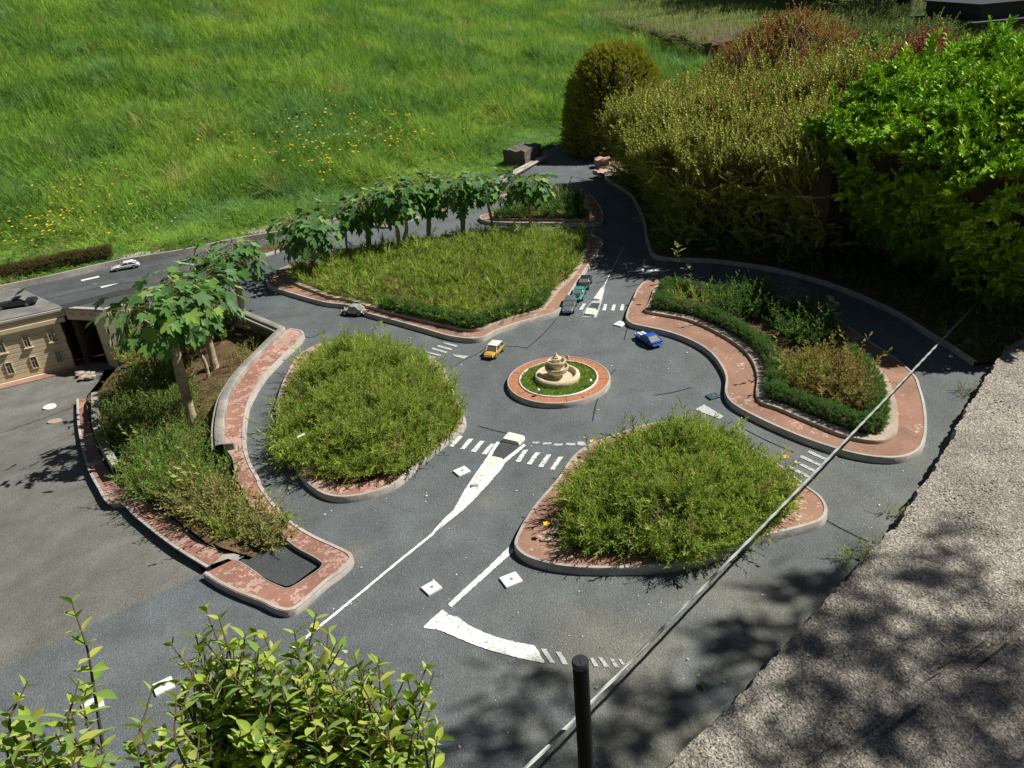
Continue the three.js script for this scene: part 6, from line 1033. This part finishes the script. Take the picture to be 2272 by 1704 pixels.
  corner.forEach((p, i) => { const b = p.clone().add(V((r() - 0.6) * 0.06, i ? -0.2 : -0.3, 0.06)); rise(p, b, i ? 7 : 9, 0.042, dusk); stems.push(tube([root2, root2.clone().lerp(b, 0.6).add(V(0, -0.05, 0)), b], [0.006, 0.003], 5)); if (i) rise(p.clone().add(V((r() - 0.5) * 0.08, -0.05, (r() - 0.5) * 0.08)), b, 7, 0.042, dusk); });
  part('stems', merge(stems), M.twig, t2);
  put(t2, leaves.splice(0));
}

// ------------------------------------------------------------------ small things
function sapling(label, [x, z], h, pairs, seed, tone) {
  const t = thing('sapling', label, 'sapling', [x, 0.03, z]), r = rng(seed), top = V((r() - 0.5) * 0.02, h, (r() - 0.5) * 0.02), c = [V(0, 0, 0), V(0.004, h * 0.5, 0), top], form = ovateLeaf(seed);
  part('stem', tube(c, [0.0022, 0.001], 5), M.twig, t);
  const mats = [tone, [tone[0] * 1.5, tone[1] * 1.1, tone[2] * 1.3]].map((q) => leafMat({ color: lin(...q), roughness: 0.85, transmission: 0.4 }));
  for (let i = 0; i < pairs; i++) for (const q of [0, 3.14]) { const a = i * 1.5 + q + (r() - 0.5) * 0.6, k = 0.35 + 0.65 * (i + 1) / pairs, l = part('leaf', form, mats[i === pairs - 1 ? 1 : 0], t); l.position.set(top.x * k, h * k, top.z * k); const d = V(Math.cos(a), 0.35 + r() * 0.5, Math.sin(a)).normalize(), n = V(0, 1, 0).addScaledVector(d, -d.y).normalize(); l.quaternion.setFromRotationMatrix(new THREE.Matrix4().makeBasis(V(0, 0, 0).crossVectors(d, n), d, n)); l.scale.setScalar(0.04 + r() * 0.02); }
}
sapling('young sapling with pale green leaves at the back of the right island', [0.955, -4.257], 0.157, 4, 3, [0.2, 0.28, 0.05]);
sapling('short leafy sapling beside the taller one on the right island', [0.998, -4.199], 0.07, 2, 5, [0.22, 0.3, 0.06]);
sapling('sunlit sapling tip standing against the dark road on the right island', [1.460, -3.360], 0.154, 4, 8, [0.26, 0.34, 0.1]);
function buttercup(label, [x, z], y, h, lean) { const t = thing('buttercup', label, 'flower', [x, y, z]); const L = new Leaves(); L.stem(V(0, 0, 0), V(lean * 0.5, h * 0.6, 0), 0.0008, 0.0008, [0.12, 0.2, 0.03]); L.stem(V(lean * 0.5, h * 0.6, 0), V(lean, h, 0), 0.0008, 0.0007, [0.12, 0.2, 0.03]); part('stalk', L.build(), petalMat, t); for (let i = 0; i < 5; i++) { const P = new Leaves(), a = i * 1.2566; P.leaf(V(lean, h, 0), V(Math.cos(a), 0.9, Math.sin(a)).normalize(), V(-Math.cos(a), 0.9, -Math.sin(a)).normalize(), 0.014, 0.013, 0.15, [0.85, 0.58, 0.01], false); part('petal', P.build(), petalMat, t); } }
buttercup('yellow buttercup on the left corner of the front island', [0.081, -2.082], 0.03, 0.04, -0.012);
buttercup('yellow buttercup at the top of the front island beside the crossing, the left one', [0.281, -2.528], 0.03, 0.05, -0.01);
buttercup('yellow buttercup at the top of the front island beside the crossing, the right one', [0.299, -2.508], 0.03, 0.05, 0.008);
buttercup('yellow buttercup at the right side of the front bush', [0.906, -2.336], 0.03, 0.04, 0);
// stray leaves
function strayLeaf(label, [x, z], y, size, turn, tone) { const g = ovateLeaf(Math.round(size * 1e4)).scale(size, size, size).rotateX(-Math.PI / 2 + 0.12).rotateY(turn).translate(x, y + 0.004, z); one('fallen_leaf', g, leafMat({ color: lin(...tone), roughness: 0.8, transmission: 0.2 }), label, 'leaf'); }
strayLeaf('green fallen leaf on the asphalt near the path edge', [0.412, -1.448], 0.002, 0.03, 0.3, [0.06, 0.18, 0.04]);
strayLeaf('dry tan leaf on the ledge of the right island', [0.713, -3.909], 0.037, 0.032, 1.2, [0.4, 0.25, 0.1]);
strayLeaf('dark shrivelled leaf on the red paving of the right island', [0.681, -3.978], 0.026, 0.036, 1.6, [0.05, 0.02, 0.02]);
strayLeaf('dry brown leaf at the foot of the left round bush', [-0.542, -2.583], 0.035, 0.03, 2.2, [0.45, 0.3, 0.16]);
one('stray_petal', (() => { const [x, z] = [0.914, -2.227], L = new Leaves(); for (let i = 0; i < 6; i++) { const a = i; L.leaf(V(x, 0.032, z), V(Math.cos(a), 0.12, Math.sin(a)).normalize(), V(0, 1, 0), 0.013, 0.005, 0.1, [0.75, 0.62, 0.72], true); } return L.build(); })(), petalMat, 'fallen pale lilac blossom on the red corner of the front island', 'blossom');
one('litter', (() => { const [x, z] = [-0.773, -2.580]; return box(0.03, 0.002, 0.012, 0, 0, 0, 0.0008).rotateY(0.5).rotateZ(0.2).translate(x, 0.185, z); })(), M.white, 'white scrap of litter lying on the left round bush', 'litter');
// grit on the road and gravel at the kerb of the bank
{
  const g = structure('road_grit', null, null, 'loose grit on the asphalt'); g.userData.kind = 'stuff';
  const r = rng(191), geo = new THREE.DodecahedronGeometry(1, 0), list = [], cols = [], ok = (x, z) => ![treeIsle.r, eastIsle.r, westIsle.r, southIsle.r].some((q) => inside(q, x, z)) && Math.hypot(x - RC[0], z - RC[1]) > 0.23;
  for (let i = 0; i < 520; i++) { const x = lerp(-0.9, 1.5, r()), z = lerp(-5, -1.3, r()); if (!ok(x, z)) continue; const s = 0.0009 + r() * r() * 0.0042; list.push(pose(V(x, s * 0.5, z), UP, r() * 6, V(s * 1.4, s * 0.6, s))); const k = 0.3 + r() * 0.5; cols.push(lin(k, k * 0.96, k * 0.88)); }
  const p2 = (q, n, sd) => { for (let i = 0; i < n; i++) { const x = q[0] + (r() + r() - 1) * sd, z = q[1] + (r() + r() - 1) * sd * 0.6, s = 0.006 + r() * 0.01; list.push(pose(V(x, bankY(x, z) + 0.015, z), UP, r() * 6, V(s * 1.3, s * 0.7, s))); const k = 0.25 + r() * 0.25; cols.push(lin(k, k * 0.95, k * 0.85)); } };
  [[-1.763, -5.994], [-1.678, -6.078], [-1.585, -6.134], [-2.595, -5.647], [-2.539, -5.673]].forEach((q) => p2(q, 60, 0.14));
  copies('grit', geo, std({ color: lin(1, 1, 1) }), list, g, cols);
  const h = structure('path_pebbles', null, null, 'pebbles standing out of the path'); h.userData.kind = 'stuff'; const l2 = [], c2 = [];
  for (let i = 0; i < 5200; i++) { const k = Math.floor(r() * (pathEdge.length - 2)) + 1, a = pathEdge[k], b = pathEdge[k + 1], f = r(), w = Math.pow(r(), 1.4) * 1.3 + 0.006, x = lerp(a[0], b[0], f) + w * 0.72, z = lerp(a[1], b[1], f) + w * 0.7, s = 0.0014 + r() * r() * 0.0036; l2.push(pose(V(x, 0.0615, z), V(r() - 0.5, 2, r() - 0.5), r() * 6, V(s * 1.5, s * 0.7, s))); const q = 0.2 + r() * r() * 0.34; c2.push(lin(q, q * 0.95, q * 0.86)); }
  copies('pebbles', geo, std({ color: lin(1, 1, 1) }), l2, h, c2);
}
// weeds in the joint between road and path
[[[1.16, -2.03], 'weeds in the path joint below the front island corner'], ...[[1.184, -2.050], [1.028, -1.902]].map((p, i) => [p, ['weeds in the path joint, the upper tuft', 'weeds in the path joint, the middle tuft'][i]]), [[0.944, -1.859], 'weeds in the path joint, the lower spreading tuft'], [[1.780, -2.771], 'yellowish weeds at the top end of the path joint']].slice(1).forEach(([p, label], i) => {
  const t = thing('joint_weeds', label, 'weeds', [p[0], 0.004, p[1]]), r = rng(201 + i), pos = [], col = []; for (let k = 0; k < 26; k++) { pos.push(pose(V((r() - 0.5) * 0.09, 0, (r() - 0.5) * 0.09), V((r() - 0.5) * 2.4, 1, (r() - 0.5) * 2.4), r() * 6, 0.35 + r() * 0.3)); col.push((i % 2 ? straw : grassy)(r)); } spread(t, weedShoots, pos, col);
});
renderer.render(scene, camera);
